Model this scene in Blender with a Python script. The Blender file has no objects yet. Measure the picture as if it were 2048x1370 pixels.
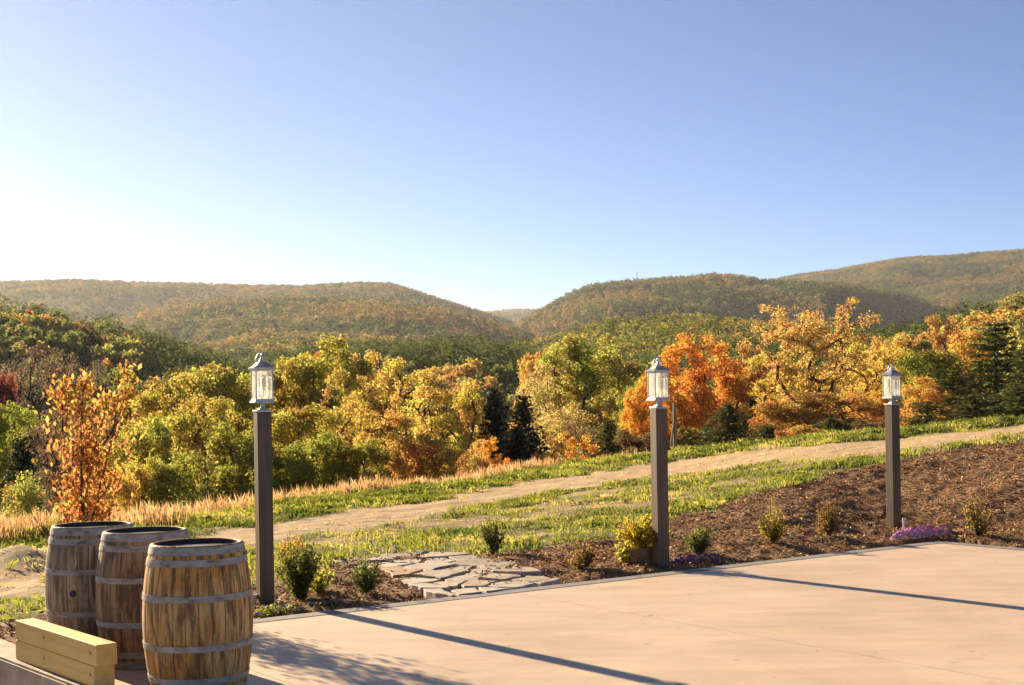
import bpy, bmesh, math, random
import numpy as np
from mathutils import Vector, Matrix
R_ = math.radians
scene = bpy.context.scene
COL = scene.collection

# ------------------------------------------------------------------ camera
F, CX, HY, TH, CAMH = 2680.0, 1024.0, 812.0, 0.016, 1.80
cam_d = bpy.data.cameras.new('camera'); cam = bpy.data.objects.new('camera', cam_d); COL.objects.link(cam)
cam.location = (0, 0, CAMH); cam.rotation_euler = (math.pi/2, TH, 0)
cam_d.sensor_width = 36.0; cam_d.lens = 36.0*F/2048.0
cam_d.shift_y = (HY-685.0)/2048.0
cam_d.clip_start = 0.1; cam_d.clip_end = 30000
scene.camera = cam

# ------------------------------------------------------------------ sky and sun
SUN_EL, SUN_AZ = R_(19.0), R_(38.5)          # azimuth counted to the left of the view direction (+Y)
sdir = Vector((-math.sin(SUN_AZ)*math.cos(SUN_EL), math.cos(SUN_AZ)*math.cos(SUN_EL), math.sin(SUN_EL)))
world = bpy.data.worlds.new('World'); scene.world = world; world.use_nodes = True
wt = world.node_tree; wt.nodes.clear()
sky = wt.nodes.new('ShaderNodeTexSky'); sky.sky_type = 'NISHITA'; sky.sun_disc = False
sky.sun_elevation = SUN_EL; sky.sun_rotation = -SUN_AZ
sky.altitude = 200; sky.air_density = 0.5; sky.dust_density = 0.18; sky.ozone_density = 3.6
bg = wt.nodes.new('ShaderNodeBackground'); bg.inputs[1].default_value = 0.05
wo = wt.nodes.new('ShaderNodeOutputWorld')
wt.links.new(sky.outputs[0], bg.inputs[0]); wt.links.new(bg.outputs[0], wo.inputs[0])
sl = bpy.data.lights.new('sun', 'SUN'); sl.energy = 5.0; sl.angle = R_(0.53); sl.color = (1.0, 0.80, 0.53)
so = bpy.data.objects.new('sun', sl); COL.objects.link(so)
so.rotation_euler = sdir.to_track_quat('Z', 'Y').to_euler(); so.location = (-20, 20, 30)
scene.view_settings.view_transform = 'Standard'; scene.view_settings.look = 'None'
scene.view_settings.exposure = 1.66; scene.view_settings.gamma = 1.0
scene.render.engine = 'CYCLES'
cy = scene.cycles
cy.use_denoising = True; cy.max_bounces = 8; cy.diffuse_bounces = 3; cy.glossy_bounces = 3
cy.transmission_bounces = 5; cy.transparent_max_bounces = 12; cy.volume_bounces = 0
HAZE_DENSITY = 0.000036

# ------------------------------------------------------------------ pixel <-> world
def uw(px, py):
    dx, dy = px-CX, py-HY
    c, s = math.cos(TH), math.sin(TH)
    return (dx*c-dy*s)/F, (dx*s+dy*c)/F            # lateral, down (per metre of depth)
def at(px, py, Y):
    u, w = uw(px, py); return Vector((u*Y, Y, CAMH-w*Y))
def gz(px, py, z=0.0):
    u, w = uw(px, py); Y = (CAMH-z)/w; return Vector((u*Y, Y, z))
def pix(X, Y, Z):
    u, w = X/Y, (CAMH-Z)/Y
    c, s = math.cos(TH), math.sin(TH)
    return CX+F*(u*c+w*s), HY+F*(-u*s+w*c)

# ------------------------------------------------------------------ numpy noise
def _hash(i, j, seed):
    n = (i.astype(np.int64)*374761393+j.astype(np.int64)*668265263+seed*1442695041) & 0x7fffffff
    n = ((n ^ (n >> 13))*1274126177) & 0x7fffffff
    return ((n ^ (n >> 16)) & 0xffff)/65535.0
def vnoise(x, y, seed=0):
    x = np.asarray(x, float); y = np.asarray(y, float)
    i, j = np.floor(x).astype(np.int64), np.floor(y).astype(np.int64)
    fx, fy = x-i, y-j; fx = fx*fx*(3-2*fx); fy = fy*fy*(3-2*fy)
    a, b, c, d = _hash(i, j, seed), _hash(i+1, j, seed), _hash(i, j+1, seed), _hash(i+1, j+1, seed)
    return (a*(1-fx)+b*fx)*(1-fy)+(c*(1-fx)+d*fx)*fy
def fbm(x, y, seed=0, o=4):
    t, a, s = 0.0, 1.0, 0.0
    for k in range(o):
        t = t+a*vnoise(x*2**k, y*2**k, seed+k*7); s += a; a *= .5
    return t/s

# ------------------------------------------------------------------ mesh builder
class MB:
    def __init__(s): s.v, s.f, s.a, s.b, s.m, s.sm, s.n = [], [], [], [], [], [], 0
    def add(s, v, f, var=0.5, cl=0.5, mat=0, smooth=False):
        v = np.asarray(v, float).reshape(-1, 3); f = np.asarray(f, np.int64)
        if len(f) == 0: return s
        s.v.append(v); s.f.append(f+s.n); s.n += len(v); m = len(f)
        s.a.append(np.broadcast_to(np.asarray(var, float), (m,))); s.b.append(np.broadcast_to(np.asarray(cl, float), (m,)))
        s.m.append(np.full(m, mat)); s.sm.append(np.full(m, smooth)); return s
    def mesh(s, name, mats):
        me = bpy.data.meshes.new(name)
        V = np.concatenate(s.v); me.vertices.add(len(V)); me.vertices.foreach_set('co', V.ravel().astype(np.float32))
        ks = np.concatenate([np.full(len(f), f.shape[1]) for f in s.f])
        L = np.concatenate([f.ravel() for f in s.f])
        me.loops.add(len(L)); me.loops.foreach_set('vertex_index', L.astype(np.int32))
        me.polygons.add(len(ks)); st = np.concatenate([[0], np.cumsum(ks)[:-1]])
        me.polygons.foreach_set('loop_start', st.astype(np.int32))
        me.polygons.foreach_set('material_index', np.concatenate(s.m).astype(np.int32))
        me.polygons.foreach_set('use_smooth', np.concatenate(s.sm).astype(bool))
        for m in (mats if isinstance(mats, (list, tuple)) else [mats]): me.materials.append(m)
        at_ = me.attributes.new('var', 'FLOAT', 'FACE'); at_.data.foreach_set('value', np.concatenate(s.a).astype(np.float32))
        at_ = me.attributes.new('clump', 'FLOAT', 'FACE'); at_.data.foreach_set('value', np.concatenate(s.b).astype(np.float32))
        me.update(calc_edges=True); me.validate(); return me
    def build(s, name, mats, parent=None, loc=(0, 0, 0), rz=0):
        return link(name, s.mesh(name, mats), parent, loc, rz)
def link(name, data, parent=None, loc=(0, 0, 0), rz=0):
    o = bpy.data.objects.new(name, data); COL.objects.link(o)
    o.location = loc; o.rotation_euler = (0, 0, rz)
    if parent is not None: o.parent = parent
    return o
def tag(o, label=None, cat=None, group=None, kind=None):
    if label: o['label'] = label
    if cat: o['category'] = cat
    if group: o['group'] = group
    if kind: o['kind'] = kind
    return o
def thing(name, label, cat, loc=(0, 0, 0), rz=0, group=None):
    return tag(link(name, None, None, loc, rz), label, cat, group)

def box(sx, sy, sz, c=(0, 0, 0), bev=0.0, rz=0, seg=2):
    bm = bmesh.new(); bmesh.ops.create_cube(bm, size=1)
    bmesh.ops.scale(bm, vec=(sx, sy, sz), verts=bm.verts)
    if bev: bmesh.ops.bevel(bm, geom=bm.edges[:], offset=bev, segments=seg, affect='EDGES', profile=.5)
    bmesh.ops.rotate(bm, cent=(0, 0, 0), matrix=Matrix.Rotation(rz, 3, 'Z'), verts=bm.verts)
    bmesh.ops.translate(bm, vec=c, verts=bm.verts)
    return _bm(bm)
def _bm(bm):
    bmesh.ops.triangulate(bm, faces=[f for f in bm.faces if len(f.verts) > 4])
    bm.verts.index_update()
    v = np.array([x.co[:] for x in bm.verts]); q = [[x.index for x in f.verts] for f in bm.faces]
    bm.free(); return v, q
def addbm(mb, vq, **k):
    v, q = vq; t = [f for f in q if len(f) == 3]; f4 = [f for f in q if len(f) == 4]
    n0 = mb.n; first = True
    for ff in (f4, t):
        if ff:
            if first: mb.add(v, ff, **k); first = False
            else: mb.add(np.zeros((0, 3)), np.array(ff)+n0-mb.n, **k)
    return mb
def lathe(prof, n=32, closed=False):
    prof = np.array(prof, float); k = len(prof); a = np.arange(n)*2*math.pi/n
    v = np.stack([prof[:, None, 0]*np.cos(a), prof[:, None, 0]*np.sin(a), np.repeat(prof[:, 1:2], n, 1)], -1).reshape(-1, 3)
    f = []
    for i in range(k-1 if not closed else k):
        i2 = (i+1) % k
        for j in range(n):
            j2 = (j+1) % n; f.append([i*n+j, i*n+j2, i2*n+j2, i2*n+j])
    return v, f
def tube(pts, rad, n=6):
    pts = np.array(pts, float); rad = np.broadcast_to(np.array(rad, float), (len(pts),)); k = len(pts)
    T = np.gradient(pts, axis=0); T /= np.linalg.norm(T, axis=1)[:, None]+1e-9
    ref = np.array([0.31, 0.95, 0.05]) if abs(T[:, 2]).mean() > .5 else np.array([0, 0, 1.0])
    A = np.cross(T, ref); A /= np.linalg.norm(A, axis=1)[:, None]+1e-9; B = np.cross(T, A)
    a = np.arange(n)*2*math.pi/n
    v = pts[:, None, :]+rad[:, None, None]*(np.cos(a)[None, :, None]*A[:, None]+np.sin(a)[None, :, None]*B[:, None])
    f = [[i*n+j, i*n+(j+1) % n, (i+1)*n+(j+1) % n, (i+1)*n+j] for i in range(k-1) for j in range(n)]
    return v.reshape(-1, 3), f
def unit(a): return a/(np.linalg.norm(a, axis=-1, keepdims=True)+1e-9)
def leaves(P, N, size, asp, rng, T=None, bend=0.0):
    """leaf shaped quads at P with normal N"""
    n = len(P); N = unit(N)
    if T is None: T = rng.normal(size=(n, 3))
    T = unit(T-N*(T*N).sum(1)[:, None]); B = np.cross(N, T)
    s = np.broadcast_to(np.asarray(size, float), (n,))[:, None]
    a = np.broadcast_to(np.asarray(asp, float), (n,))[:, None]
    v = np.stack([P-T*s*.5, P+B*s*a*.5+N*s*bend, P+T*s*.5, P-B*s*a*.5+N*s*bend], 1).reshape(-1, 3)
    return v, np.arange(4*n).reshape(n, 4)

# ------------------------------------------------------------------ materials
MATS = {}
class NT:
    def __init__(s, name):
        s.m = bpy.data.materials.new(name); s.m.use_nodes = True; s.t = s.m.node_tree; s.t.nodes.clear()
        s.out = s.n('ShaderNodeOutputMaterial'); MATS[name] = s.m
    def n(s, t, **k):
        x = s.t.nodes.new(t)
        for a, b in k.items(): setattr(x, a, b)
        return x
    def l(s, a, b): s.t.links.new(a, b)
    def setin(s, sock, v):
        if hasattr(v, 'is_output') or isinstance(v, bpy.types.NodeSocket): s.l(v, sock)
        elif v is not None: sock.default_value = v
    def noise(s, scale, detail=5, rough=.55, vec=None, dist=0.0, out='Fac'):
        x = s.n('ShaderNodeTexNoise'); x.inputs['Scale'].default_value = scale; x.inputs['Detail'].default_value = detail
        x.inputs['Roughness'].default_value = rough; x.inputs['Distortion'].default_value = dist
        if vec is not None: s.l(vec, x.inputs['Vector'])
        return x.outputs[out]
    def ramp(s, fac, stops):
        x = s.n('ShaderNodeValToRGB'); e = x.color_ramp.elements
        while len(e) < len(stops): e.new(.5)
        for k, (p, c) in enumerate(stops): e[k].position = p; e[k].color = (*c, 1) if len(c) == 3 else c
        s.l(fac, x.inputs[0]); return x.outputs[0]
    def math(s, op, a, b=None, c=None, clamp=False):
        x = s.n('ShaderNodeMath', operation=op, use_clamp=clamp); s.setin(x.inputs[0], a)
        if b is not None: s.setin(x.inputs[1], b)
        if c is not None: s.setin(x.inputs[2], c)
        return x.outputs[0]
    def mix(s, fac, a, b, mode='MIX'):
        x = s.n('ShaderNodeMix', data_type='RGBA', blend_type=mode)
        s.setin(x.inputs[0], fac); s.setin(x.inputs[6], (*a, 1) if isinstance(a, tuple) else a); s.setin(x.inputs[7], (*b, 1) if isinstance(b, tuple) else b)
        return x.outputs[2]
    def coords(s, which='Object'): return s.n('ShaderNodeTexCoord').outputs[which]
    def pos(s): return s.n('ShaderNodeNewGeometry').outputs['Position']
    def mapping(s, vec, scale=(1, 1, 1), loc=(0, 0, 0), rot=(0, 0, 0)):
        x = s.n('ShaderNodeMapping'); s.l(vec, x.inputs[0]); x.inputs['Scale'].default_value = scale; x.inputs['Location'].default_value = loc; x.inputs['Rotation'].default_value = rot
        return x.outputs[0]
    def attr(s, name): return s.n('ShaderNodeAttribute', attribute_name=name).outputs['Fac']
    def bump(s, h, strength=.5, dist=.01):
        x = s.n('ShaderNodeBump'); x.inputs['Strength'].default_value = strength; x.inputs['Distance'].default_value = dist
        s.l(h, x.inputs['Height']); return x.outputs[0]
    def principled(s, color, rough=.7, metal=0.0, spec=.3, normal=None, **k):
        x = s.n('ShaderNodeBsdfPrincipled'); s.setin(x.inputs['Base Color'], (*color, 1) if isinstance(color, tuple) else color)
        s.setin(x.inputs['Roughness'], rough); s.setin(x.inputs['Metallic'], metal); s.setin(x.inputs['Specular IOR Level'], spec)
        if normal is not None: s.l(normal, x.inputs['Normal'])
        for a, b in k.items(): s.setin(x.inputs[a], b)
        return x.outputs[0]
    def done(s, sh): s.l(sh, s.out.inputs['Surface']); return s.m
    def hsv(s, col, h=.5, sat=1.0, val=1.0):
        x = s.n('ShaderNodeHueSaturation'); s.setin(x.inputs['Color'], (*col, 1) if isinstance(col, tuple) else col)
        s.setin(x.inputs['Hue'], h); s.setin(x.inputs['Saturation'], sat); s.setin(x.inputs['Value'], val); return x.outputs[0]

def leaf_mat(name, trans=.5, use_obj=True, color=None, hue_var=.035, val=(.6, .85), spec=.08):
    t = NT(name); var, cl = t.attr('var'), t.attr('clump')
    if use_obj:
        oi = t.n('ShaderNodeObjectInfo'); base = oi.outputs['Color']; al = oi.outputs['Alpha']
    else:
        base = color; al = .5
    shift = t.math('MULTIPLY', t.math('SUBTRACT', .5, cl), t.math('MULTIPLY', al, .11) if use_obj else .08)
    hue = t.math('ADD', t.math('ADD', t.math('MULTIPLY', t.math('SUBTRACT', var, .5), hue_var), .5), shift)
    v = t.math('MULTIPLY_ADD', var, val[1], val[0])
    col = t.hsv(base, hue, 1.0, v)
    p = t.principled(t.hsv(col, .5, 1.0, .72), .75, 0, spec)
    tr = t.n('ShaderNodeBsdfTranslucent'); t.l(t.hsv(col, .5, 1.0, 1.45), tr.inputs['Color'])
    mx = t.n('ShaderNodeMixShader'); mx.inputs[0].default_value = trans
    t.l(p, mx.inputs[1]); t.l(tr.outputs[0], mx.inputs[2]); return t.done(mx.outputs[0])
leaf_mat('leaf'); leaf_mat('needle', trans=.15, hue_var=.03)
leaf_mat('canopy', trans=.12, hue_var=.04, val=(.6, .8), spec=.05)

def mk_bark(name, c1, c2, sc=8):
    t = NT(name); o = t.coords()
    n = t.noise(sc, 6, .65, t.mapping(o, (1, 1, .25)))
    return t.done(t.principled(t.ramp(n, [(.3, c1), (.7, c2)]), .9, 0, .1, t.bump(n, .8, .03)))
mk_bark('bark', (.035, .025, .018), (.12, .09, .065)); mk_bark('pale_bark', (.20, .17, .13), (.42, .37, .30))
mk_bark('twig', (.05, .03, .02), (.14, .09, .06), 30)

def mk_concrete():
    t = NT('concrete'); p = t.pos()
    big = t.noise(.55, 5, .6, p, 1.2); mid = t.noise(3.2, 6, .65, t.mapping(p, (1, 1, 1))); fine = t.noise(90, 3, .7, p)
    streak = t.noise(1.6, 5, .6, t.mapping(p, (.55, 2.2, 1), rot=(0, 0, R_(-10))), .6)
    c = t.ramp(big, [(.3, (.46, .325, .20)), (.5, (.60, .44, .285)), (.72, (.70, .555, .385))])
    c = t.mix(.5, c, t.ramp(streak, [(.3, (.42, .31, .225)), (.7, (.66, .49, .33))]))
    c = t.mix(t.math('MULTIPLY', t.ramp(mid, [(.52, (0, 0, 0)), (.75, (1, 1, 1))]), .3), c, (.38, .28, .20))
    c = t.mix(t.math('MULTIPLY', fine, .2), c, (.40, .31, .22))
    spots = t.noise(7.5, 2, .5, p); c = t.mix(t.ramp(spots, [(.70, (0, 0, 0)), (.76, (.6, .6, .6))]), c, (.22, .17, .13))
    h = t.math('ADD', t.math('MULTIPLY', fine, .35), mid)
    rough = t.math('MULTIPLY_ADD', streak, .25, .45)
    return t.done(t.principled(c, rough, 0, .35, t.bump(h, .12, .006)))
mk_concrete()
def mk_simple(name, stops, scale, rough=.8, metal=0, spec=.3, bump=.3, dist=.005, stretch=(1, 1, 1), detail=6, coords='Object'):
    t = NT(name); o = t.coords() if coords == 'Object' else t.pos()
    n = t.noise(scale, detail, .62, t.mapping(o, stretch))
    return t.done(t.principled(t.ramp(n, stops), rough, metal, spec, t.bump(n, bump, dist)))
mk_simple('border_concrete', [(.3, (.15, .14, .135)), (.7, (.26, .245, .23))], 9, .8, coords='Pos', bump=.3)
mk_simple('curb_concrete', [(.3, (.26, .19, .13)), (.55, (.40, .32, .25)), (.75, (.50, .43, .36))], 5, .9, coords='Pos', bump=.6, dist=.02)
mk_simple('low_paving', [(.3, (.38, .33, .27)), (.7, (.5, .44, .37))], 3, .85, coords='Pos')
mk_simple('pewter', [(.3, (.36, .36, .37)), (.7, (.52, .52, .53))], 14, .42, .75, .5, .1, .001)
mk_simple('post_wood', [(.25, (.046, .027, .013)), (.5, (.090, .055, .028)), (.78, (.155, .10, .055))], 16, .48, 0, .45, .5, .003, (1, 1, .08))
def mk_timber():
    t = NT('pine_timber'); o = t.coords(); g = t.noise(7, 7, .65, t.mapping(o, (.16, 3, 3))); v = t.n('ShaderNodeTexVoronoi'); t.l(t.mapping(o, (4.2, 7, 7)), v.inputs['Vector']); v.inputs['Scale'].default_value = 1.0
    d = v.outputs['Distance']; c = t.ramp(g, [(.25, (.48, .25, .06)), (.42, (.70, .44, .12)), (.6, (.78, .51, .16)), (.78, (.84, .60, .23))])
    rings = t.math('ABSOLUTE', t.math('SINE', t.math('MULTIPLY', d, 55.0))); c = t.mix(t.math('MULTIPLY', rings, t.ramp(d, [(.1, (.35, .35, .35)), (.3, (0, 0, 0))])), c, (.42, .22, .07))
    c = t.mix(t.ramp(d, [(.05, (.9, .9, .9)), (.11, (0, 0, 0))]), c, (.20, .09, .03)); c = t.mix(t.math('MULTIPLY', t.noise(3, 4, .6, o), .35), c, (.50, .36, .16))
    return t.done(t.principled(c, .65, 0, .25, t.bump(g, .3, .003)))
mk_timber()
mk_simple('hoop_steel', [(.3, (.15, .09, .055)), (.46, (.33, .29, .24)), (.75, (.50, .455, .395))], 11, .6, .15, .4, .3, .002, (1, 1, 2.2))
mk_simple('barrel_dark', [(.3, (.02, .012, .008)), (.7, (.06, .035, .022))], 8, .55, 0, .4)
mk_simple('barrel_head', [(.3, (.15, .12, .10)), (.7, (.32, .27, .22))], 6, .28, 0, .6, .2, .003, (1, 6, 1))
mk_simple('grey_plastic', [(.3, (.38, .37, .35)), (.7, (.5, .49, .47))], 8, .6)
mk_simple('white_plastic', [(.3, (.68, .66, .6)), (.7, (.78, .76, .7))], 8, .5)
mk_simple('pot_clay', [(.3, (.13, .075, .04)), (.7, (.27, .17, .09))], 12, .85, bump=.6)
mk_simple('tower_steel', [(.3, (.2, .2, .2)), (.7, (.3, .3, .3))], 1, .5)
mk_simple('pole_wood', [(.3, (.30, .24, .17)), (.7, (.44, .36, .27))], 5, .8, stretch=(1, 1, .1))
def mk_candle():
    t = NT('candle'); c = t.ramp(t.noise(8, 3, .5, t.coords()), [(.3, (.78, .74, .64)), (.7, (.83, .80, .70))]); p = t.principled(c, .5); tr = t.n('ShaderNodeBsdfTranslucent'); t.l(c, tr.inputs[0]); m = t.n('ShaderNodeMixShader'); m.inputs[0].default_value = .6
    t.l(p, m.inputs[1]); t.l(tr.outputs[0], m.inputs[2]); return t.done(m.outputs[0])
mk_candle()
mk_simple('stone_grey', [(.25, (.25, .19, .14)), (.5, (.38, .30, .225)), (.75, (.50, .415, .33))], 6, .75, bump=.8, dist=.02, coords='Pos')
mk_simple('stone_pale', [(.25, (.31, .255, .195)), (.5, (.42, .355, .285)), (.75, (.52, .45, .37))], 6, .75, bump=.8, dist=.02, coords='Pos')
mk_simple('stone_rust', [(.25, (.30, .17, .09)), (.5, (.40, .24, .13)), (.75, (.46, .33, .22))], 5, .75, bump=.8, dist=.02, coords='Pos')

def mk_barrel(name, cold, warm, stain):
    """stave wood: each stave its own tone, vertical grain, dark runs below the hoops"""
    t = NT(name); o = t.coords(); sx = t.n('ShaderNodeSeparateXYZ'); t.l(o, sx.inputs[0]); x, y, z = sx.outputs
    ang = t.math('ARCTAN2', y, x); a = t.math('MULTIPLY', ang, 26/(2*math.pi))
    fr = t.math('FRACT', t.math('ADD', a, 100.0)); idx = t.math('FLOOR', a)
    wn = t.n('ShaderNodeTexWhiteNoise', noise_dimensions='1D'); t.l(idx, wn.inputs['W']); tone = wn.outputs['Value']
    cv = t.n('ShaderNodeCombineXYZ'); t.l(t.math('MULTIPLY', ang, 14.0), cv.inputs[0]); t.l(t.math('MULTIPLY', z, 2.2), cv.inputs[1]); t.l(tone, cv.inputs[2])
    grain = t.noise(2.2, 8, .7, cv.outputs[0], .4)
    cv2 = t.n('ShaderNodeCombineXYZ'); t.l(t.math('MULTIPLY', ang, 3.4), cv2.inputs[0]); t.l(t.math('MULTIPLY', z, 1.6), cv2.inputs[1])
    runs = t.noise(1.7, 6, .7, cv2.outputs[0], .3)
    cloud = t.noise(3.0, 4, .6, o)
    c = t.mix(t.ramp(cloud, [(.38, (0, 0, 0)), (.62, (1, 1, 1))]), cold, warm)
    c = t.hsv(c, .5, 1.0, t.math('MULTIPLY_ADD', tone, .32, .84))
    c = t.mix(t.ramp(grain, [(.45, (0, 0, 0)), (.75, (.42, .42, .42))]), c, (.13, .075, .04))
    c = t.mix(t.math('MULTIPLY', t.ramp(runs, [(.44, (0, 0, 0)), (.58, (1, 1, 1))]), stain), c, (.085, .048, .024))
    band = t.math('MULTIPLY', t.math('ABSOLUTE', t.math('SINE', t.math('MULTIPLY_ADD', z, 46, t.math('MULTIPLY', runs, 9)))), t.ramp(cloud, [(.5, (0, 0, 0)), (.7, (.5, .5, .5))]))
    c = t.mix(t.math('MULTIPLY', band, .7), c, (.12, .065, .03))
    edge = t.math('SMOOTH_MIN', fr, t.math('SUBTRACT', 1.0, fr), .02)
    gap = t.ramp(edge, [(.0, (1, 1, 1)), (.06, (0, 0, 0))])
    c = t.mix(t.math('MULTIPLY', gap, .7), c, (.03, .02, .013))
    h = t.math('SUBTRACT', t.math('MULTIPLY', grain, .4), gap)
    return t.done(t.principled(c, .68, 0, .3, t.bump(h, .5, .006)))
mk_barrel('staves_grey', (.42, .33, .225), (.47, .33, .18), .8)
mk_barrel('staves_brown', (.36, .245, .14), (.40, .235, .10), .85)
mk_barrel('staves_golden', (.70, .43, .16), (.72, .31, .06), .8)

def mk_glass():
    t = NT('seeded_glass'); o = t.coords(); n = t.noise(60, 3, .6, o)
    tr = t.n('ShaderNodeBsdfTransparent'); tr.inputs[0].default_value = (.93, .93, .9, 1)
    tl = t.n('ShaderNodeBsdfTranslucent'); tl.inputs[0].default_value = (.95, .92, .85, 1)
    d = t.n('ShaderNodeBsdfGlossy'); d.inputs['Roughness'].default_value = .12
    t.l(t.bump(n, .6, .004), d.inputs['Normal'])
    m1 = t.n('ShaderNodeMixShader'); t.l(t.ramp(n, [(.35, (.22, .22, .22)), (.65, (.5, .5, .5))]), m1.inputs[0]); t.l(tr.outputs[0], m1.inputs[1]); t.l(tl.outputs[0], m1.inputs[2])
    m2 = t.n('ShaderNodeMixShader'); m2.inputs[0].default_value = .1; t.l(m1.outputs[0], m2.inputs[1]); t.l(d.outputs[0], m2.inputs[2])
    return t.done(m2.outputs[0])
mk_glass()

def mk_ground():
    t = NT('grass_soil'); p = t.pos(); g = t.attr('gmask')
    n1, n2, n3 = t.noise(1.1, 6, .65, p), t.noise(9, 6, .7, p), t.noise(60, 3, .6, p)
    soil = t.ramp(n2, [(.25, (.20, .125, .07)), (.5, (.36, .25, .15)), (.75, (.50, .38, .24))])
    soil = t.mix(t.ramp(n1, [(.4, (0, 0, 0)), (.65, (.7, .7, .7))]), soil, (.46, .36, .20))
    turf = t.ramp(n2, [(.25, (.05, .075, .015)), (.55, (.12, .16, .025)), (.8, (.22, .22, .05))])
    c = t.mix(g, soil, turf); c = t.mix(t.math('MULTIPLY', n3, .35), c, (.10, .07, .04))
    return t.done(t.principled(c, .95, 0, .1, t.bump(t.math('ADD', n2, t.math('MULTIPLY', n3, .4)), .5, .03)))
mk_ground()
def mk_road():
    t = NT('road_dirt'); p = t.pos(); n1, n2, n3 = t.noise(.8, 6, .65, p, .8), t.noise(7, 6, .7, p), t.noise(70, 3, .6, p)
    c = t.ramp(n1, [(.3, (.34, .22, .115)), (.5, (.46, .32, .175)), (.7, (.57, .43, .255))])
    c = t.mix(.45, c, t.ramp(n2, [(.3, (.29, .18, .095)), (.7, (.66, .51, .32))])); c = t.mix(t.math('MULTIPLY', n3, .3), c, (.16, .10, .06))
    return t.done(t.principled(c, .95, 0, .1, t.bump(t.math('ADD', n2, t.math('MULTIPLY', n3, .5)), .35, .02)))
mk_road()
def mk_mulch():
    t = NT('mulch'); p = t.pos(); n1, n2, n3 = t.noise(1.3, 5, .6, p), t.noise(14, 6, .75, p), t.noise(55, 4, .7, p, .5)
    c = t.ramp(n2, [(.28, (.10, .05, .025)), (.5, (.25, .135, .065)), (.75, (.42, .25, .13))])
    c = t.mix(t.ramp(n3, [(.45, (0, 0, 0)), (.72, (.8, .8, .8))]), c, (.30, .18, .09)); c = t.mix(t.ramp(n1, [(.35, (.25, .25, .25)), (.6, (0, 0, 0))]), c, (.05, .028, .016))
    return t.done(t.principled(c, .9, 0, .15, t.bump(t.math('ADD', n2, t.math('MULTIPLY', n3, .5)), .7, .03)))
mk_mulch()
def mk_chip():
    t = NT('bark_chip'); v = t.attr('var'); return t.done(t.principled(t.ramp(v, [(0, (.08, .034, .013)), (.4, (.34, .165, .058)), (.8, (.58, .33, .13)), (1, (.74, .52, .28))]), .8, 0, .2))
mk_chip()
def mk_blade(name, stops, trans=.4):
    t = NT(name); v = t.attr('var'); c = t.ramp(v, stops); p = t.principled(c, .6, 0, .2)
    tr = t.n('ShaderNodeBsdfTranslucent'); t.l(t.hsv(c, .5, 1.05, 1.3), tr.inputs[0]); m = t.n('ShaderNodeMixShader'); m.inputs[0].default_value = trans
    t.l(p, m.inputs[1]); t.l(tr.outputs[0], m.inputs[2]); return t.done(m.outputs[0])
mk_blade('grass_blade', [(0, (.055, .075, .016)), (.35, (.16, .18, .032)), (.6, (.26, .265, .045)), (.8, (.41, .36, .10)), (1, (.58, .44, .18))], .5)
mk_blade('dry_blade', [(0, (.36, .20, .085)), (.5, (.53, .335, .16)), (1, (.64, .47, .25))], .45)
def mk_far():
    t = NT('hill_soil'); n = t.noise(.05, 6, .65, t.pos())
    return t.done(t.principled(t.ramp(n, [(.3, (.045, .045, .018)), (.55, (.09, .07, .028)), (.75, (.13, .085, .03))]), 1, 0, 0))
mk_far()
M = MATS

# ------------------------------------------------------------------ terrain heightfield
def hz(px): return HY-TH*(px-CX)
COLS = {
 -450: [(1330, -.12), (1180, -.1), (1120, -.1), (1085, -.05), (1065, 0)],
 0: [(1290, -.12), (1180, -.1), (1110, -.05), (1060, 0)],
 250: [(1290, -.12), (1180, -.08), (1085, 0), (1045, 0)],
 530: [(1238, -.03), (1160, -.02), (1085, 0), (1035, .02), (1003, .02)],
 735: [(1212, -.03), (1125, 0), (1070, .01), (1017, .02), (978, .05)],
 1024: [(1176, -.03), (1110, 0), (1050, .03), (985, .05), (950, .1), (940, .13)],
 1322: [(1147, -.03), (1090, .05), (1035, .16), (985, .26), (955, .3), (928, .38), (902, .55)],
 1600: [(1112, -.03), (1060, .12), (1010, .32), (960, .55), (925, .7), (893, .8), (872, .95)],
 1787: [(1092, -.03), (1057, .03), (1000, .3), (925, .75), (905, .85), (882, .92), (857, 1.13)],
 2048: [(1098, -.03), (1050, .1), (960, .6), (885, 1.0), (868, 1.12), (853, 1.16), (836, 1.33)],
 2450: [(1110, -.03), (1050, .15), (950, .7), (875, 1.1), (840, 1.3), (822, 1.4)]}
NL = 600; LOGY = np.linspace(math.log(3), math.log(9000), NL)
tab_u, tab_z, crest = [], [], []
for px, pts in sorted(COLS.items()):
    ys, zs = [], []
    for py, z in pts:
        Y = (CAMH-z)*F/(py-hz(px)); ys.append(Y); zs.append(z)
    yc, zc = ys[-1], zs[-1]; r = max(0, min(1, (px-1100)/500))
    ys = [3, ys[0]-.5]+ys+[yc+3, yc+10, yc+24, 85, 110, 160, 320, 600, 1000, 2000, 9000]
    zs = [zs[0]-.12, zs[0]-.1]+zs+[zc-.4, zc-1.7+.7*r, zc-3.0+1.3*r, -4.5+3*r, -6.5+3*r, -8+3*r, -8, 0, 10, 30, 30]
    tab_u.append((px-CX)/F); crest.append(yc)
    tab_z.append(np.interp(LOGY, np.log(ys), zs))
UU = np.linspace(-1.6, 1.6, 641); TZ = np.stack([np.interp(UU, tab_u, np.array(tab_z)[:, k]) for k in range(NL)], 1)
k1 = np.exp(-np.linspace(-2, 2, 25)**2); k1 /= k1.sum()
TZ = np.apply_along_axis(lambda a: np.convolve(np.pad(a, 12, 'edge'), k1, 'valid'), 0, TZ)
k2 = np.exp(-np.linspace(-2, 2, 5)**2); k2 /= k2.sum()
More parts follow.
